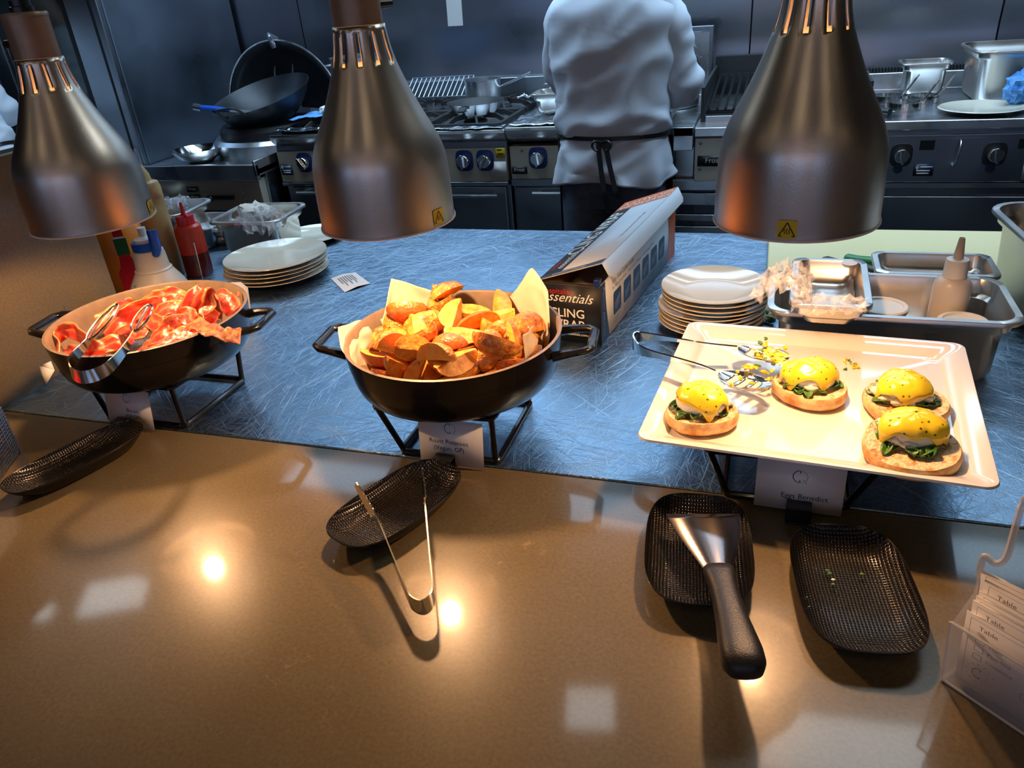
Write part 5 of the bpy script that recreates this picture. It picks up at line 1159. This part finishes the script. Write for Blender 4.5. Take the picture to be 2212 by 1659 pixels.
# scraper
sc_ = thing('pastry_scraper', 'wide steel scraper with a thick black handle lying in the black dish', 'scraper', (0, 0, 0))
A1, A2 = P(1438, 1111, .882), P(1598, 1111, .882); B1, B2 = P(1527, 1240, .884), P(1582, 1240, .884); mid = (A1 + A2) / 2; sc_.location = mid
b = MB('blade'); rows = []
for k in range(13):
    f = k / 12; g = f ** 1.0; l = A1.lerp(B1, f); r = A2.lerp(B2, f); wv = (r - l) * .5; bul = .10 * math.sin(PI * f)
    m_ = (l + r) / 2; rows.append([m_ - wv * (1 + bul * .6) - mid, m_ - mid, m_ + wv * (1 + bul) - mid])
b.loft(rows, closed=False); b.build('blade', sc_, solid=.0012, off=0)
h0, h1 = P(1556, 1245, .886), P(1602, 1415, .898); ax = (h1 - h0).normalized(); sd = ax.cross(Vector((0, 0, 1))).normalized(); up = sd.cross(ax)
b = MB('black_matt'); prof = [(-.012, .0135, .006), (-.010, .0150, .0085), (.0, .0150, .0095), (.010, .0135, .0095), (.03, .0128, .010), (.06, .0140, .011), (.085, .0165, .012), (.102, .0180, .0125), (.116, .0176, .012), (.124, .0140, .009), (.127, .008, .005)]
b.loft([[h0 + ax * s_ * 1.0 + sd * (w_ * math.copysign(abs(math.cos(2 * PI * k / 24)) ** .75, math.cos(2 * PI * k / 24))) + up * (h_ * math.copysign(abs(math.sin(2 * PI * k / 24)) ** .8, math.sin(2 * PI * k / 24))) - mid for k in range(24)] for s_, w_, h_ in prof], True, True, True)
b.build('handle', sc_, angle=50)
# ================================================================ cling wrap box
cb = thing('cling_wrap_box', 'open black, white and orange cling wrap box lying lengthwise on the steel counter', 'box', (-.2395, 1.122, CZ), R_(-7.8))
BW, BL, BH, TH = .108, .468, .104, .0012      # local: x from right edge (0) to left (-BW), y away, z up
b = MB('ink', 'cardboard', 'box_white', 'orange', 'ink_blue', 'ink_white', 'ink_red', 'ink_grey')
b.use('ink').box(-BW, 0, 0, TH, 0, BH); b.use('cardboard').box(-BW + TH, -TH, TH, TH * 1.5, TH, BH)     # front end
b.use('box_white').box(-TH, 0, TH, BL, 0, BH); b.box(-BW, -BW + TH, TH, BL, 0, BH); b.use('cardboard').box(-BW, 0, TH, BL, 0, TH); b.use('orange').box(-BW, 0, BL - TH, BL, 0, BH)
b.use('cardboard').box(-BW + TH, -BW + TH * 1.4, TH, BL - TH, TH, BH); b.box(-TH * 1.4, -TH, TH, BL - TH, TH, BH - .001)
fm = frame((0, 0, 0), (1, 0, 0), (0, 0, 1))              # front face, x right, y up, normal -y
b.use('ink_red').text('hospitality', .0135, fm @ T(-.076, .088, 0)); b.use('ink_white').text('essentials', .0235, fm @ T(-.060, .0775, 0), shear=.45)
b.text('CLING', .0215, fm @ T(-.060, .050, 0), weight=.0002); b.text('WRAP', .0215, fm @ T(-.060, .030, 0), weight=.0002); b.text('essentials.com.au', .0065, fm @ T(-.040, .0135, 0))
b.use('cardboard')
for k in range(42): b.at(fm).flat([(-.105 + k * .0025, .1005), (-.1038 + k * .0025, .1005), (-.1038 + k * .0025, .1012), (-.105 + k * .0025, .1012)], .0003)
# printed right side: x along the box, y up
sm_ = frame((0, 0, 0), (0, 1, 0), (0, 0, 1)); b.at(sm_)
blue = [(0, 0), (.040, 0)] + [(.040 - .018 * math.sin(PI * k / 2 / 8), BH * k / 8) for k in range(1, 9)] + [(0, BH)]
b.use('ink_blue').flat(blue, .0002); b.use('orange').flat([(BL - .062, 0), (BL, 0), (BL, BH)] + [(BL - .062 + .010 * math.sin(PI * k / 8), BH * (8 - k) / 8) for k in range(0, 9)][:-1], .0002)
b.use('ink_grey')
for k in range(6):
    x0 = .062 + k * .056; b.use('ink_blue').flat([(x0 + .004, .026), (x0 + .038, .026), (x0 + .042, .030), (x0 + .042, .064), (x0 + .038, .068), (x0 + .004, .068), (x0, .064), (x0, .030)], .0003)
    b.use('ink_white')
    for j, (u0, v0, u1, v1) in enumerate(((.008, .045, .034, .056), (.008, .040, .034, .051), (.010, .035, .030, .043), (.008, .045, .008, .036), (.034, .056, .032, .044))):
        du = .0004; dv = .0005; b.flat([(x0 + u0 - du, v0 - dv), (x0 + u1 + du, v1 - dv), (x0 + u1 + du, v1 + dv), (x0 + u0 - du, v0 + dv)], .0005)
    b.use('ink_grey')
    for j in range(3): b.flat([(x0, .020 - j * .004), (x0 + .036 - j * .008, .020 - j * .004), (x0 + .036 - j * .008, .0212 - j * .004), (x0, .0212 - j * .004)], .0003)
b.at(Matrix()); b.use('ink').text('Easy Slide Cutter Inside', .0125, sm_ @ T(.058, .089, 0), align='LEFT'); b.use('ink_grey').text('No More Frustrations  \u2022  No Cutting Of Fingers  \u2022  No Running Of Film', .0085, sm_ @ T(.058, .077, 0), align='LEFT')
b.use('ink_white').text('essential catering', .0125, sm_ @ T(.014, .052, 0) @ RZ(PI / 2), shear=.4)
b.text('HIGHER CLING', .012, sm_ @ T(BL - .040, .045, 0) @ RZ(-PI / 2)); b.text('FILM STRETCH', .009, sm_ @ T(BL - .022, .045, 0) @ RZ(-PI / 2))
b.build('carton', cb, smooth=False, recalc=False)
# lid hinged on the far left edge, standing ajar
hz = .038
lid_dir = Vector((BW + .004, 0, hz)); fl_dir = Vector((.014, 0, -.026))
lf = thing_frame = frame((-BW, 0, BH), (0, 1, 0), (-lid_dir.x, 0, -lid_dir.z)) # x along the box, y towards the hinge; used for print
LW = lid_dir.length
lm = Matrix.Translation((-BW, 0, BH)) @ frame((0, 0, 0), lid_dir, (0, 1, 0))  # x across from hinge, y along
b = MB('box_white', 'cardboard', 'ink', 'orange', 'ink_blue', 'ink_white', 'ink_red', 'ink_grey').at(lm)
b.use('box_white').box(0, LW, -.001, BL + .001, 0, TH); b.use('cardboard').box(.0005, LW - .0005, -.0014, BL, -.0006, 0)
b.use('ink').flat([(0, -.001), (.038, -.001), (.038, BL - .075), (0, BL - .068)], TH + .0002)
b.use('ink_blue').flat([(0, -.001), (LW, -.001), (LW, .022), (LW * .75, .016), (0, .014)], TH + .0004)
b.use('orange').flat([(0, BL), (0, BL - .068), (.04, BL - .075), (LW, BL - .073), (LW, BL)], TH + .0003)
b.at(Matrix())
b.use('ink_white').text('CLING WRAP', .043, lm @ T(.0195, .245, TH + .0003) @ RZ(PI / 2), weight=.0004); b.text('essentials', .022, lm @ T(.024, .075, TH + .0003) @ RZ(PI / 2), shear=.4)
b.use('ink_red').text('hospitality', .013, lm @ T(.009, .062, TH + .0003) @ RZ(PI / 2)); b.use('ink_white').text('essential catering', .009, lm @ T(.055, .007, TH + .0004), shear=.4)
b.text('PREMIUM\nQUALITY', .027, lm @ T(LW * .52, BL - .040, TH + .0003) @ RZ(PI))
b.use('ink_grey').text('Film stays in place until you need it again', .009, lm @ T(LW * .82, .23, TH + .0003) @ RZ(PI / 2))
b.build('lid', cb, smooth=False, recalc=False)
ridge = Vector((-BW, 0, BH)) + lid_dir
b = MB('box_white')
b.loft([[ridge + Vector((0, y + d_, 0)), ridge + fl_dir * .8 + Vector((0, y, 0)), ridge + fl_dir + Vector((0, y + e_2, 0))] for y, d_, e_2 in ((0, -.001, .012), (.01, 0, .002), (BL - .01, 0, -.002), (BL, .001, -.012))], closed=False)
b.build('tuck_flap', cb, solid=TH, off=0, smooth=False)
MB('blue_knob').box(-.012, -.002, -.0005, .012, BH - .004, BH + .009).build('slide_cutter', cb, bevel=.001)
MB('film').at(T(-BW / 2, 0, .052) @ RX(-PI / 2)).lathe([(0, .02), (.036, .02), (.036, BL - .02), (0, BL - .02)], 32).build('film_roll', cb)

# ================================================================ plates
def plate_stack(label, name_group, c, r, n, z0, step, seed, toplab):
    rnd = random.Random(seed); first = None
    for k in range(n):
        if first is None:
            b = MB('china'); b.lathe([(0, .0015), (r * .50, .0015), (r * .52, 0), (r * .56, 0), (r * .60, .003), (r * .80, .0085), (r * .97, .0145), (r, .0165), (r * .995, .0178), (r * .965, .0165), (r * .80, .0118), (r * .62, .0064), (r * .50, .0050), (0, .0050)], 72)
            o = b.build('plate', angle=60); first = o
        else: o = first.copy(); C.objects.link(o)
        o.location = (c[0] + rnd.uniform(-.002, .002) - (.004 if k < n * .45 else 0), c[1] + rnd.uniform(-.002, .002), z0 + step * k)
        if k == n - 1: tag(o, toplab, 'plate')
        else: tag(o, label, 'plate', name_group)
plate_stack('cream plate inside the tall stack beside the cling wrap box', 'plates stacked behind the platter', (-.068, 1.224), .087, 9, CZ, .0072, 1, 'top cream plate of the tall stack beside the cling wrap box')
plate_stack('cream plate inside the low stack behind the bacon pan', 'plates stacked behind the bacon pan', (-1.018, 1.368), .112, 5, CZ, .0088, 2, 'top cream plate of the low stack behind the bacon pan')

# ================================================================ right-hand prep containers
o = MB('board').box(.014, .60, 1.28, 1.728, CZ, CZ + .016).build('cutting_board', bevel=.003); tag(o, 'pale green plastic cutting board on the far right of the steel counter', 'cutting board')
G1 = Vector((.178, 1.143, .950))
pan_gn('food_container', 'long steel container holding a white bottle and tubs behind the platter', 'container', .325, .176, .100, G1, R_(-1))
pan_gn('food_container', 'small steel container wrapped in cling film, perched over the long one', 'container', .104, .188, .034, (.096, 1.094, .987), R_(-2))
pan_gn('food_container', 'shallow steel container on the green board behind the white bottle', 'container', .182, .112, .062, (.272, 1.340, .930), R_(-1))
pan_gn('food_container', 'deep steel container cut by the right edge of the picture', 'container', .30, .53, .134, (.522, 1.20, 1.001), R_(4))
# white squeeze bottle
sb_ = thing('squeeze_bottle', 'white squeeze bottle with ribbed cap standing in the long container', 'bottle', (.270, 1.180, CZ + .003)); sb_.scale = (.84, .84, 1.17)
base = CZ
b = MB('milky'); b.lathe([(0, 0), (.028, 0), (.0305, .003), (.0305, .082), (.029, .090), (.0235, .096), (.0165, .098), (.0165, .101), (0, .101)], 40); b.build('bottle', sb_)
b = MB('white_plastic'); n = 48; b.loft([[(.0185 * (1 + (.02 if k % 2 else 0)) * s_ * math.cos(2 * PI * k / n), .0185 * (1 + (.02 if k % 2 else 0)) * s_ * math.sin(2 * PI * k / n), z) for k in range(n)] for s_, z in ((1.04, .098), (1, .100), (.98, .117), (.93, .120), (.4, .1215), (.1, .1215))], True, True, True)
cp = b.build('cap', sb_)
b = MB('parch'); b.lathe([(.0085, .120), (.0078, .126), (.0050, .145), (.0042, .147), (.0020, .146), (0, .143)], 20); b.build('nozzle', cp)
b = MB('ink_blue').at(T(0, 0, 0)); b.grid(lambda u, v: (.0307 * math.cos(R_(-62 + 14 * u)), .0307 * math.sin(R_(-62 + 14 * u)), .022 + .026 * v), 4, 2); b.build('label', sb_, solid=.0002, off=1)
for c_, lab, r in (((.178, 1.155, CZ + .004), 'round pale plastic tub left of the white bottle', .034), ((.277, 1.112, CZ + .004), 'round pale plastic tub in front of the white bottle, lid frosted', .031)):
    h = .072
    t = thing('plastic_tub', lab, 'tub', c_)
    MB('milky').lathe([(0, 0), (r * .85, 0), (r * .88, .003), (r, h)], 36).build('tub_body', t)
    MB('white_plastic').at(T(0, 0, h)).lathe([(r + .001, -.006), (r + .002, 0), (r, .002), (r * .85, .002), (r * .82, -.0005), (0, -.0005)], 36).build('lid', t)
# sticker on the wrapped container
c_ = P(1835, 568, .988); tag(MB('ink_white').at(T(c_.x, c_.y, .9878)).lathe([(0, .0006), (.011, .0006), (.011, 0), (0, 0)], 24).build('sticker'), 'round white sticker on the corner of the film wrapped container', 'sticker')
# crumpled cling film
def film(name, label, px0, py0, px1, py1, z, amp, seed, w_=.03, nu=44, nv=14, arch=.0):
    A_, B_ = P(px0, py0, z), P(px1, py1, z); d = B_ - A_; s_ = d.cross(Vector((0, 0, 1))).normalized(); b = MB('film')
    def fn(u, v):
        p = A_ + d * u; x = Vector((u * 6, v * 5, seed)); w2 = w_ * (1 + .4 * noise.noise(Vector((u * 4, seed, 2))))
        return p + s_ * w2 * (v * 2 - 1) + Vector((0, 0, arch * math.sin(PI * v) + amp * noise.noise(x * 1.4))) + Vector((noise.noise(x * 3), noise.noise(x * 3 + Vector((5, 5, 5))), noise.noise(x * 3 + Vector((9, 2, 1))))) * amp * .55
    b.grid(fn, nu, nv); return tag(b.build(name, angle=12), label, 'cling film')
film('cling_film', 'crumpled cling film bunched at the left end of the wrapped container', 1700, 600, 1690, 650, .998, .022, 3, .034, arch=.02)
film('cling_film', 'crumpled cling film draped over the front rim of the wrapped container', 1712, 655, 1870, 668, .986, .012, 8, .020, arch=.010)
# knives on the board
def handle_thing(label, cat, mt, p0, p1, r):
    t = thing('knife', label, cat, p0); d = Vector(p1) - Vector(p0)
    b = MB(mt); b.tube([(0, 0, 0), d * .06, d * .3, d * .6, d * .85, d], [r * .7, r, r * .86, r, r * .92, r * .8], 14, flat=.6, up=(0, 0, 1)); b.build('handle', t)
    b = MB('steel_bright'); n = d.normalized(); b.band([d, d * 1.5, d * 2.1], [.016, .014, .003], (n.y, -n.x, 0), .0014); b.build('blade', t)
p0, p1 = P(1826, 548, .884), P(1888, 557, .884); handle_thing('green handled knife lying on the cutting board', 'knife', 'green', (p0.x, p0.y, .876), (p1.x + .02, p1.y - .004, .876), .013)
p0, p1 = P(1778, 553, .884), P(1892, 575, .884); handle_thing('dark handled knife lying beside the green one', 'knife', 'knife_black', (p0.x, p0.y, .876), (p1.x, p1.y, .876), .014)
b = MB('spinach', 'egg_white'); rnd = random.Random(6)
for px, py in ((1862, 590), (1870, 584), (1876, 592), (1858, 596), (1868, 598)): b.use(rnd.choice(('spinach', 'egg_white'))).ball(P(px, py, .872), (.006, .005, .004), 12, .5, 4, px)
tag(b.build('salad_scraps'), 'few green and white salad scraps on the board beside the knives', 'food scraps', kind='stuff')
b = MB('spinach', 'egg_white')
for k in range(12): b.use(('spinach', 'egg_white')[k % 2]).ball(P(1655 + 14 * math.sin(k * 2.1), 660 + k * 3, .858), (.007, .006, .006), 12, .5, 4, k)
tag(b.build('salad_scraps'), 'salad leaves between the plate stack and the long container', 'food scraps', kind='stuff')

# ================================================================ left-hand prep things
ct = thing('sauce_carton', 'orange cardboard carton printed with a red sauce bottle', 'carton', (-1.300, 1.235, CZ), R_(32))
b = MB('carton', 'carton_side', 'cap_red', 'dark_green', 'ink_white', 'ink'); b.use('carton').box(-.046, .040, 0, .05, 0, .175); b.use('carton_side').flat([], 0) if False else None
cm_ = frame((0, 0, 0), (1, 0, 0), (0, 0, 1)); b.at(cm_)
b.use('cap_red').flat([(-.009, .128), (.011, .128), (.011, .146), (-.009, .146)], .0003); b.use('ink_white').flat([(-.011, .124), (.013, .124), (.013, .128), (-.011, .128)], .0003)
b.use('dark_green').flat([(-.012, .088), (.014, .088), (.014, .124), (-.012, .124)], .0003)
b.use('cap_red').flat([(-.010, .088), (-.014, .062), (-.022, .050), (-.022, .008), (.026, .008), (.026, .050), (.018, .062), (.012, .088)], .0003)
b.use('ink_white').flat([(.004, .030), (.014, .020), (.024, .030), (.014, .040)], .0005)
b.at(Matrix()).use('cap_red').text('AAAAA', .010, cm_ @ T(-.026, .158, 0))
b.build('box', ct, smooth=False)
bt = thing('pump_bottle', 'clear milky jug with a ribbed blue cap behind the bacon pan', 'bottle', (-1.182, 1.185, CZ - .0)); bt.scale = (1, 1, .93)
b = MB('milky'); b.lathe([(0, 0), (.056, 0), (.06, .004), (.06, .035), (.052, .055), (.036, .083), (.0365, .086), (.033, .089), (.031, .118), (.029, .128), (.024, .132), (0, .132)], 44); b.build('jug', bt)
b = MB('syrup'); b.lathe([(0, .002), (.0585, .004), (.0585, .03), (.0, .03)], 36); b.build('liquid', bt)
b = MB('cap_blue'); n = 40; b.loft([[(.0265 * (1 + (.035 if k % 2 else 0)) * math.cos(2 * PI * k / n), .0265 * (1 + (.035 if k % 2 else 0)) * math.sin(2 * PI * k / n), z) for k in range(n)] for z in (.130, .148)], True, True, True); cpb = b.build('cap', bt)
b = MB('cap_blue'); b.tube([(.030, -.012, .125), (.034, -.012, .135), (.030, -.006, .175)], [.008, .010, .010], 14); b.ball((.030, -.012, .125), .008, 12); b.build('spout', cpb)
MB('white_plastic').at(T(0, 0, .148)).lathe([(.02, 0), (.02, .006), (.008, .012), (.008, .03), (0, .03)], 24).build('neck', cpb)
b = MB('ink').text('A2', .008, frame((0, -.0465, .062), (1, 0, 0), (0, .35, 1)) @ T(-.012, 0, 0)); b.build('marking', bt, smooth=False)
b = MB('beige').at(T(-1.305, 1.36, CZ)); b.lathe([(0, 0), (.027, 0), (.029, .003), (.029, .20), (.026, .212), (.015, .216), (.013, .23), (.004, .25), (0, .25)], 36); tag(b.build('sauce_bottle'), 'tall mottled beige sauce bottle behind the milky jug', 'bottle')
rb = thing('squeeze_bottle', 'red squeeze bottle with a pointed red cap, dark sauce in its lower half', 'bottle', (-1.235, 1.37, CZ)); rb.scale = (.85, .85, 1.03)
MB('sauce_red_dark').lathe([(0, 0), (.034, 0), (.0355, .003), (.0355, .050), (0, .050)], 36).build('sauce', rb)
b = MB('sauce_red'); b.lathe([(.0355, .050), (.0355, .100), (.034, .108), (.027, .113), (.022, .113)], 36); b.build('bottle', rb)
b = MB('cap_red'); b.lathe([(.0235, .112), (.0235, .129), (.022, .132), (.010, .133), (.0055, .137), (.0035, .160), (0, .161)], 30); b.tube([(.012, -.008, .132), (.014, -.012, .137), (.018, -.014, .133)], .003, 8); b.build('cap', rb)
# ramekins
for c2, lab in (((-1.325, 1.425, CZ), 'white ramekin between the beige and red bottles'), ):
    b = MB('china').at(T(*c2)); b.lathe([(0, 0), (.026, 0), (.029, .003), (.035, .042), (.0365, .044), (.0345, .045), (.032, .042), (.027, .006), (0, .005)], 40); tag(b.build('ramekin'), lab, 'ramekin')
pan_gn('food_container', 'steel container behind the red bottle holding wrapped food, left of the plates', 'container', .190, .176, .085, (-1.185, 1.565, CZ + .087), R_(4))
pan_gn('food_container', 'steel container at the far left end of the pass with crumpled film in it', 'container', .20, .17, .085, (-1.50, 1.60, CZ + .087), R_(6))
pan_gn('food_container', 'low steel container behind the ramekin', 'container', .176, .162, .045, (-1.375, 1.62, CZ + .047), R_(3))
b = MB('steel').at(T(-1.36, 1.55, CZ + .001)); b.lathe([(0, 0), (.03, 0), (.04, .02), (.042, .05), (.044, .05), (.040, .018), (.03, -.0), (0, 0)], 30); tag(b.build('steel_cup'), 'small round steel cup beside the ramekin', 'cup')
# plate with wrapped bread
b = MB('china').at(T(-1.235, 1.67, CZ) if False else T(-1.085, 1.63, CZ)); b.lathe([(0, 0), (.05, 0), (.075, .010), (.082, .014), (.080, .016), (.055, .006), (0, .006)], 60); tag(b.build('plate'), 'single cream plate behind the low stack, half under the film wrapped food', 'plate')
M['bread'] = mat('bread_crust', (.30, .15, .05), .7, col2=(.45, .28, .12), nscale=50, bump=.5, bscale=100)
b = MB('bread').ball((-1.125, 1.54, CZ + .075), (.030, .022, .020), 24, .2, 3, 2); tag(b.build('bread_roll'), 'brown bread roll in cling film on the container rim', 'bread')
M['napkin'] = mat('napkin', (.72, .68, .60), .8)
b = MB('napkin').ball((-1.20, 1.57, CZ + .075), (.05, .04, .032), 20, .5, 3, 5); tag(b.build('napkin', angle=20), 'crumpled pale paper in the container behind the red bottle', 'paper')
film('cling_film', 'crumpled cling film over the bread roll behind the plates', 520, 500, 610, 478, .925, .022, 5, .05, arch=.03)
film('cling_film', 'crumpled cling film in the container at the left end of the pass', 350, 450, 405, 437, .93, .02, 15, .035, arch=.015)
# paper on the counter
a_, b2_, c2_, d2_ = P(715, 602, CZ), P(745, 632, CZ), P(800, 613, CZ), P(768, 589, CZ)
b = MB('paper', 'ink_grey'); b.use('paper').loft([[a_ + Vector((0, 0, .0006)), b2_ + Vector((0, 0, .0006))], [(a_ + d2_) / 2 + Vector((0, 0, .004)), (b2_ + c2_) / 2 + Vector((0, 0, .004))], [d2_ + Vector((0, 0, .0006)), c2_ + Vector((0, 0, .0006))]], closed=False)
for k in range(7):
    f = .2 + k * .09; p, q = a_.lerp(d2_, f), b2_.lerp(c2_, f); z_ = .0008 + .0034 * (1 - abs(f - .5) * 2) + .0003; u = p.lerp(q, .15); v = p.lerp(q, .75 if k % 2 else .55); n_ = (d2_ - a_).normalized() * .0012
    b.use('ink_grey').f([b.v(u + Vector((0, 0, z_)) - n_), b.v(v + Vector((0, 0, z_)) - n_), b.v(v + Vector((0, 0, z_)) + n_), b.v(u + Vector((0, 0, z_)) + n_)])
tag(b.build('order_docket', recalc=False, smooth=False), 'small printed docket lying on the steel counter between the pans', 'docket')
# white card and wire clip behind the bacon pan
b = MB('card').at(frame((-.985, 1.115, CZ + .004), (1, .25, 0), (0, .2, 1))); b.prism([(-.05, 0), (.06, 0), (.062, .062), (.05, .074), (-.05, .074)], 0, .0006); tag(b.build('menu_card', smooth=False), 'blank white card behind the right rim of the bacon pan', 'menu card')
b = MB('steel_bright').tube([Q(441, 618, 1.12), Q(418, 525, 1.12)], .0013, 8); b.tube([Q(441, 618, 1.12), (Q(441, 618, 1.12).x, 1.12, CZ)], .0013, 8); tag(b.build('wire_pin'), 'thin upright wire pin behind the bacon pan', 'pin')
pc = Q(137, 660, .93); b = MB('steel_bright').tube([(pc.x, .93, CZ), (pc.x - .0, .93, pc.z)], .0013, 8); tag(b.build('wire_pin'), 'thin wire pin behind the left handle of the bacon pan', 'pin')
b = MB('paper'); q1, q2, q3, q4 = P(85, 790, .90), P(118, 800, .895), P(100, 832, .878), P(92, 815, .882)
b.f([b.v(q) for q in (q1, q2, q3, q4)]); q5 = P(88, 770, .91); b.f([b.v(q) for q in (q1, P(110, 780, .905), q2)]); tag(b.build('paper_scrap', solid=.0004), 'torn white paper sticking out under the left of the bacon pan', 'paper')
# wall top clutter
b = MB('black')
for k in range(5): b.tube([(-1.17 + .02 * math.cos(R_(a)) , .905 + .004 * k + .014 * math.sin(R_(a)), 1.219 + .003 * k) for a in range(0, 361, 30)], .003, 6)
tag(b.build('cable_coil'), 'small coil of black cable on top of the stone upstand', 'cable')
tag(MB('steel_bright').tube([(-1.185, .935, 1.23), (-1.165, .93, 1.232), (-1.145, .925, 1.229)], [.008, .007, .001], 12).build('metal_tip'), 'pointed metal end on the cable coil', 'cable')
# packet caddy at the left edge
k0, k1 = P(46, 975, CZ), P(-10, 1052, CZ); cd = thing('packet_caddy', 'perforated dark metal caddy of red packets at the left edge', 'caddy', (k0.x, k0.y, CZ), math.atan2((k1 - k0).y, (k1 - k0).x))
b = MB('steel_dark'); b.grid(lambda u, v: (u * .15, 0, v * .075), 60, 30, skip=lambda u, v: (int(u * 60) % 2 == 0 and int(v * 30) % 2 == 0)); b.grid(lambda u, v: (0, -u * .10, v * .075), 40, 30, skip=lambda u, v: (int(u * 40) % 2 == 0 and int(v * 30) % 2 == 0)); b.box(0, .15, -.10, 0, 0, .001)
b.build('mesh_body', cd, solid=.0008, smooth=False)
for k in range(5):
    b = MB('cap_red', 'ink_white').at(cd.matrix_basis @ T(.008, -.014 - k * .017, .004 + .002 * k) @ RX(R_(8))); b.use('cap_red').box(0, .13, -.005, .005, 0, .085); b.use('ink_white').box(-.001, .131, -.0055, .0055, .055, .072)
    o = b.build('sauce_packet', bevel=.002); tag(o, 'red and white packet standing in the caddy at the left edge', 'packet', 'packets in the mesh caddy')

# ================================================================ acrylic holder with order forms
H0 = P(2033, 1470, CZ); H1 = P(2212, 1590, CZ); hd_ = (H1 - H0); ang = math.atan2(hd_.y, hd_.x)
ah = thing('acrylic_holder', 'clear acrylic stand of order forms at the right edge', 'form holder', (H0.x, H0.y, CZ), ang)
AW, TK = .155, .0028
b = MB('acrylic')
b.box(0, AW, 0, .05, 0, TK)                                     # foot
b.loft([[(x, y, z) for y, z in ((0, TK), (TK, TK), (-.012 + TK, .075), (-.012, .075))] for x in (0, AW)], True, True, True)     # front pocket lip
b.loft([[(x, y, z) for y, z in ((.030, TK), (.030 + TK, TK), (.012 + TK, .115), (.012, .115))] for x in (0, AW)], True, True, True)   # back plate
b.loft([[(x, y, z) for y, z in ((0, TK), (.03, TK), (.016, .09), (-.010, .072))] for x in (0, TK)], True, True, True)
b.build('pocket', ah)
b = MB('acrylic_edge')
for q in ([(0, 0, .002), (0, -.012, .075)], [(0, -.012, .075), (AW, -.012, .075)], [(0, 0, .002), (AW, 0, .002)], [(0, .03, .002), (.001, .013, .112)]): b.tube(q, .0012, 6)
b.build('pocket_edge', ah)
b = MB('acrylic_edge'); pts = smooth_path([(.001, .013, .110), (.001, .012, .127), (.003, .012, .131), (.009, .012, .129), (.013, .014, .131), (.014, .018, .138), (.009, .032, .156), (.006, .042, .168), (.012, .045, .174), (.07, .045, .176)], 5)
b.tube(pts, .0026, 10); b.build('top_bracket', ah)
def form(dx, dy, dz, tilt, label, w_=.14, h=.10, rot=0, group=None):
    m = Matrix.Translation((H0.x, H0.y, CZ)) @ RZ(ang) @ T(.006 + dx, .008 + dy, .004 + dz) @ RY(-rot) @ frame((0, 0, 0), (1, 0, 0), (0, tilt, 1))
    b = MB('card', 'ink_grey').at(m); b.use('card').box(0, w_, 0, h, -.0006, 0); b.use('ink_grey')
    def rect(x0, x1, y0, y1, w2=.0004):
        for q in ((x0, x1, y0, y0 + w2), (x0, x1, y1 - w2, y1), (x0, x0 + w2, y0, y1), (x1 - w2, x1, y0, y1)): b.flat([(q[0], q[2]), (q[1], q[2]), (q[1], q[3]), (q[0], q[3])], .0003)
    rect(.004, w_ - .004, .004, h - .004, .0003)
    b.at(Matrix())
    b.text('Table', .0065, m @ T(.018, h - .011, 0)); b.text('Time', .0065, m @ T(.068, h - .011, 0))
    for k, s_ in enumerate(('Fried', 'Poached', 'Omelette')):
        b.at(m); rect(.010, .017, h - .028 - k * .0095, h - .0215 - k * .0095); b.at(Matrix()); b.text(s_, .0052, m @ T(.020, h - .025 - k * .0095, 0), align='LEFT')
    b.at(m); rect(.062, .070, h - .045, h - .038)
    for k in range(5): rect(.048 + k * .0095, .055 + k * .0095, h - .060, h - .053)
    logo(b, T(.018, h - .062, 0), .006)
    for k in range(14): q = 2 * PI * k / 14; b.use('ink_grey').flat([(.018 + .0105 * math.cos(q) + .0005 * dx_, h - .062 + .0105 * math.sin(q) + .0005 * dy_) for dx_, dy_ in ((-1, -1), (1, -1), (1, 1), (-1, 1))], .0003)
    tag(b.build('order_form', recalc=False, smooth=False), label, 'order form', group)
form(0, .000, 0, -.14, 'frontmost order form in the acrylic holder', h=.084)
for k in range(3): form(.001, .004 + .003 * k, .004 + .003 * k, -.14, 'order form edge in the middle of the stack in the acrylic holder', h=.09, group='order forms packed in the middle of the holder')
form(.002, .014, .006, -.14, 'order form leaning behind the stack, boxes for Fried in view', h=.105)
form(.004, .0165, .012, -.14, 'rearmost order form, tilted, at the top of the holder', h=.104, rot=R_(4))
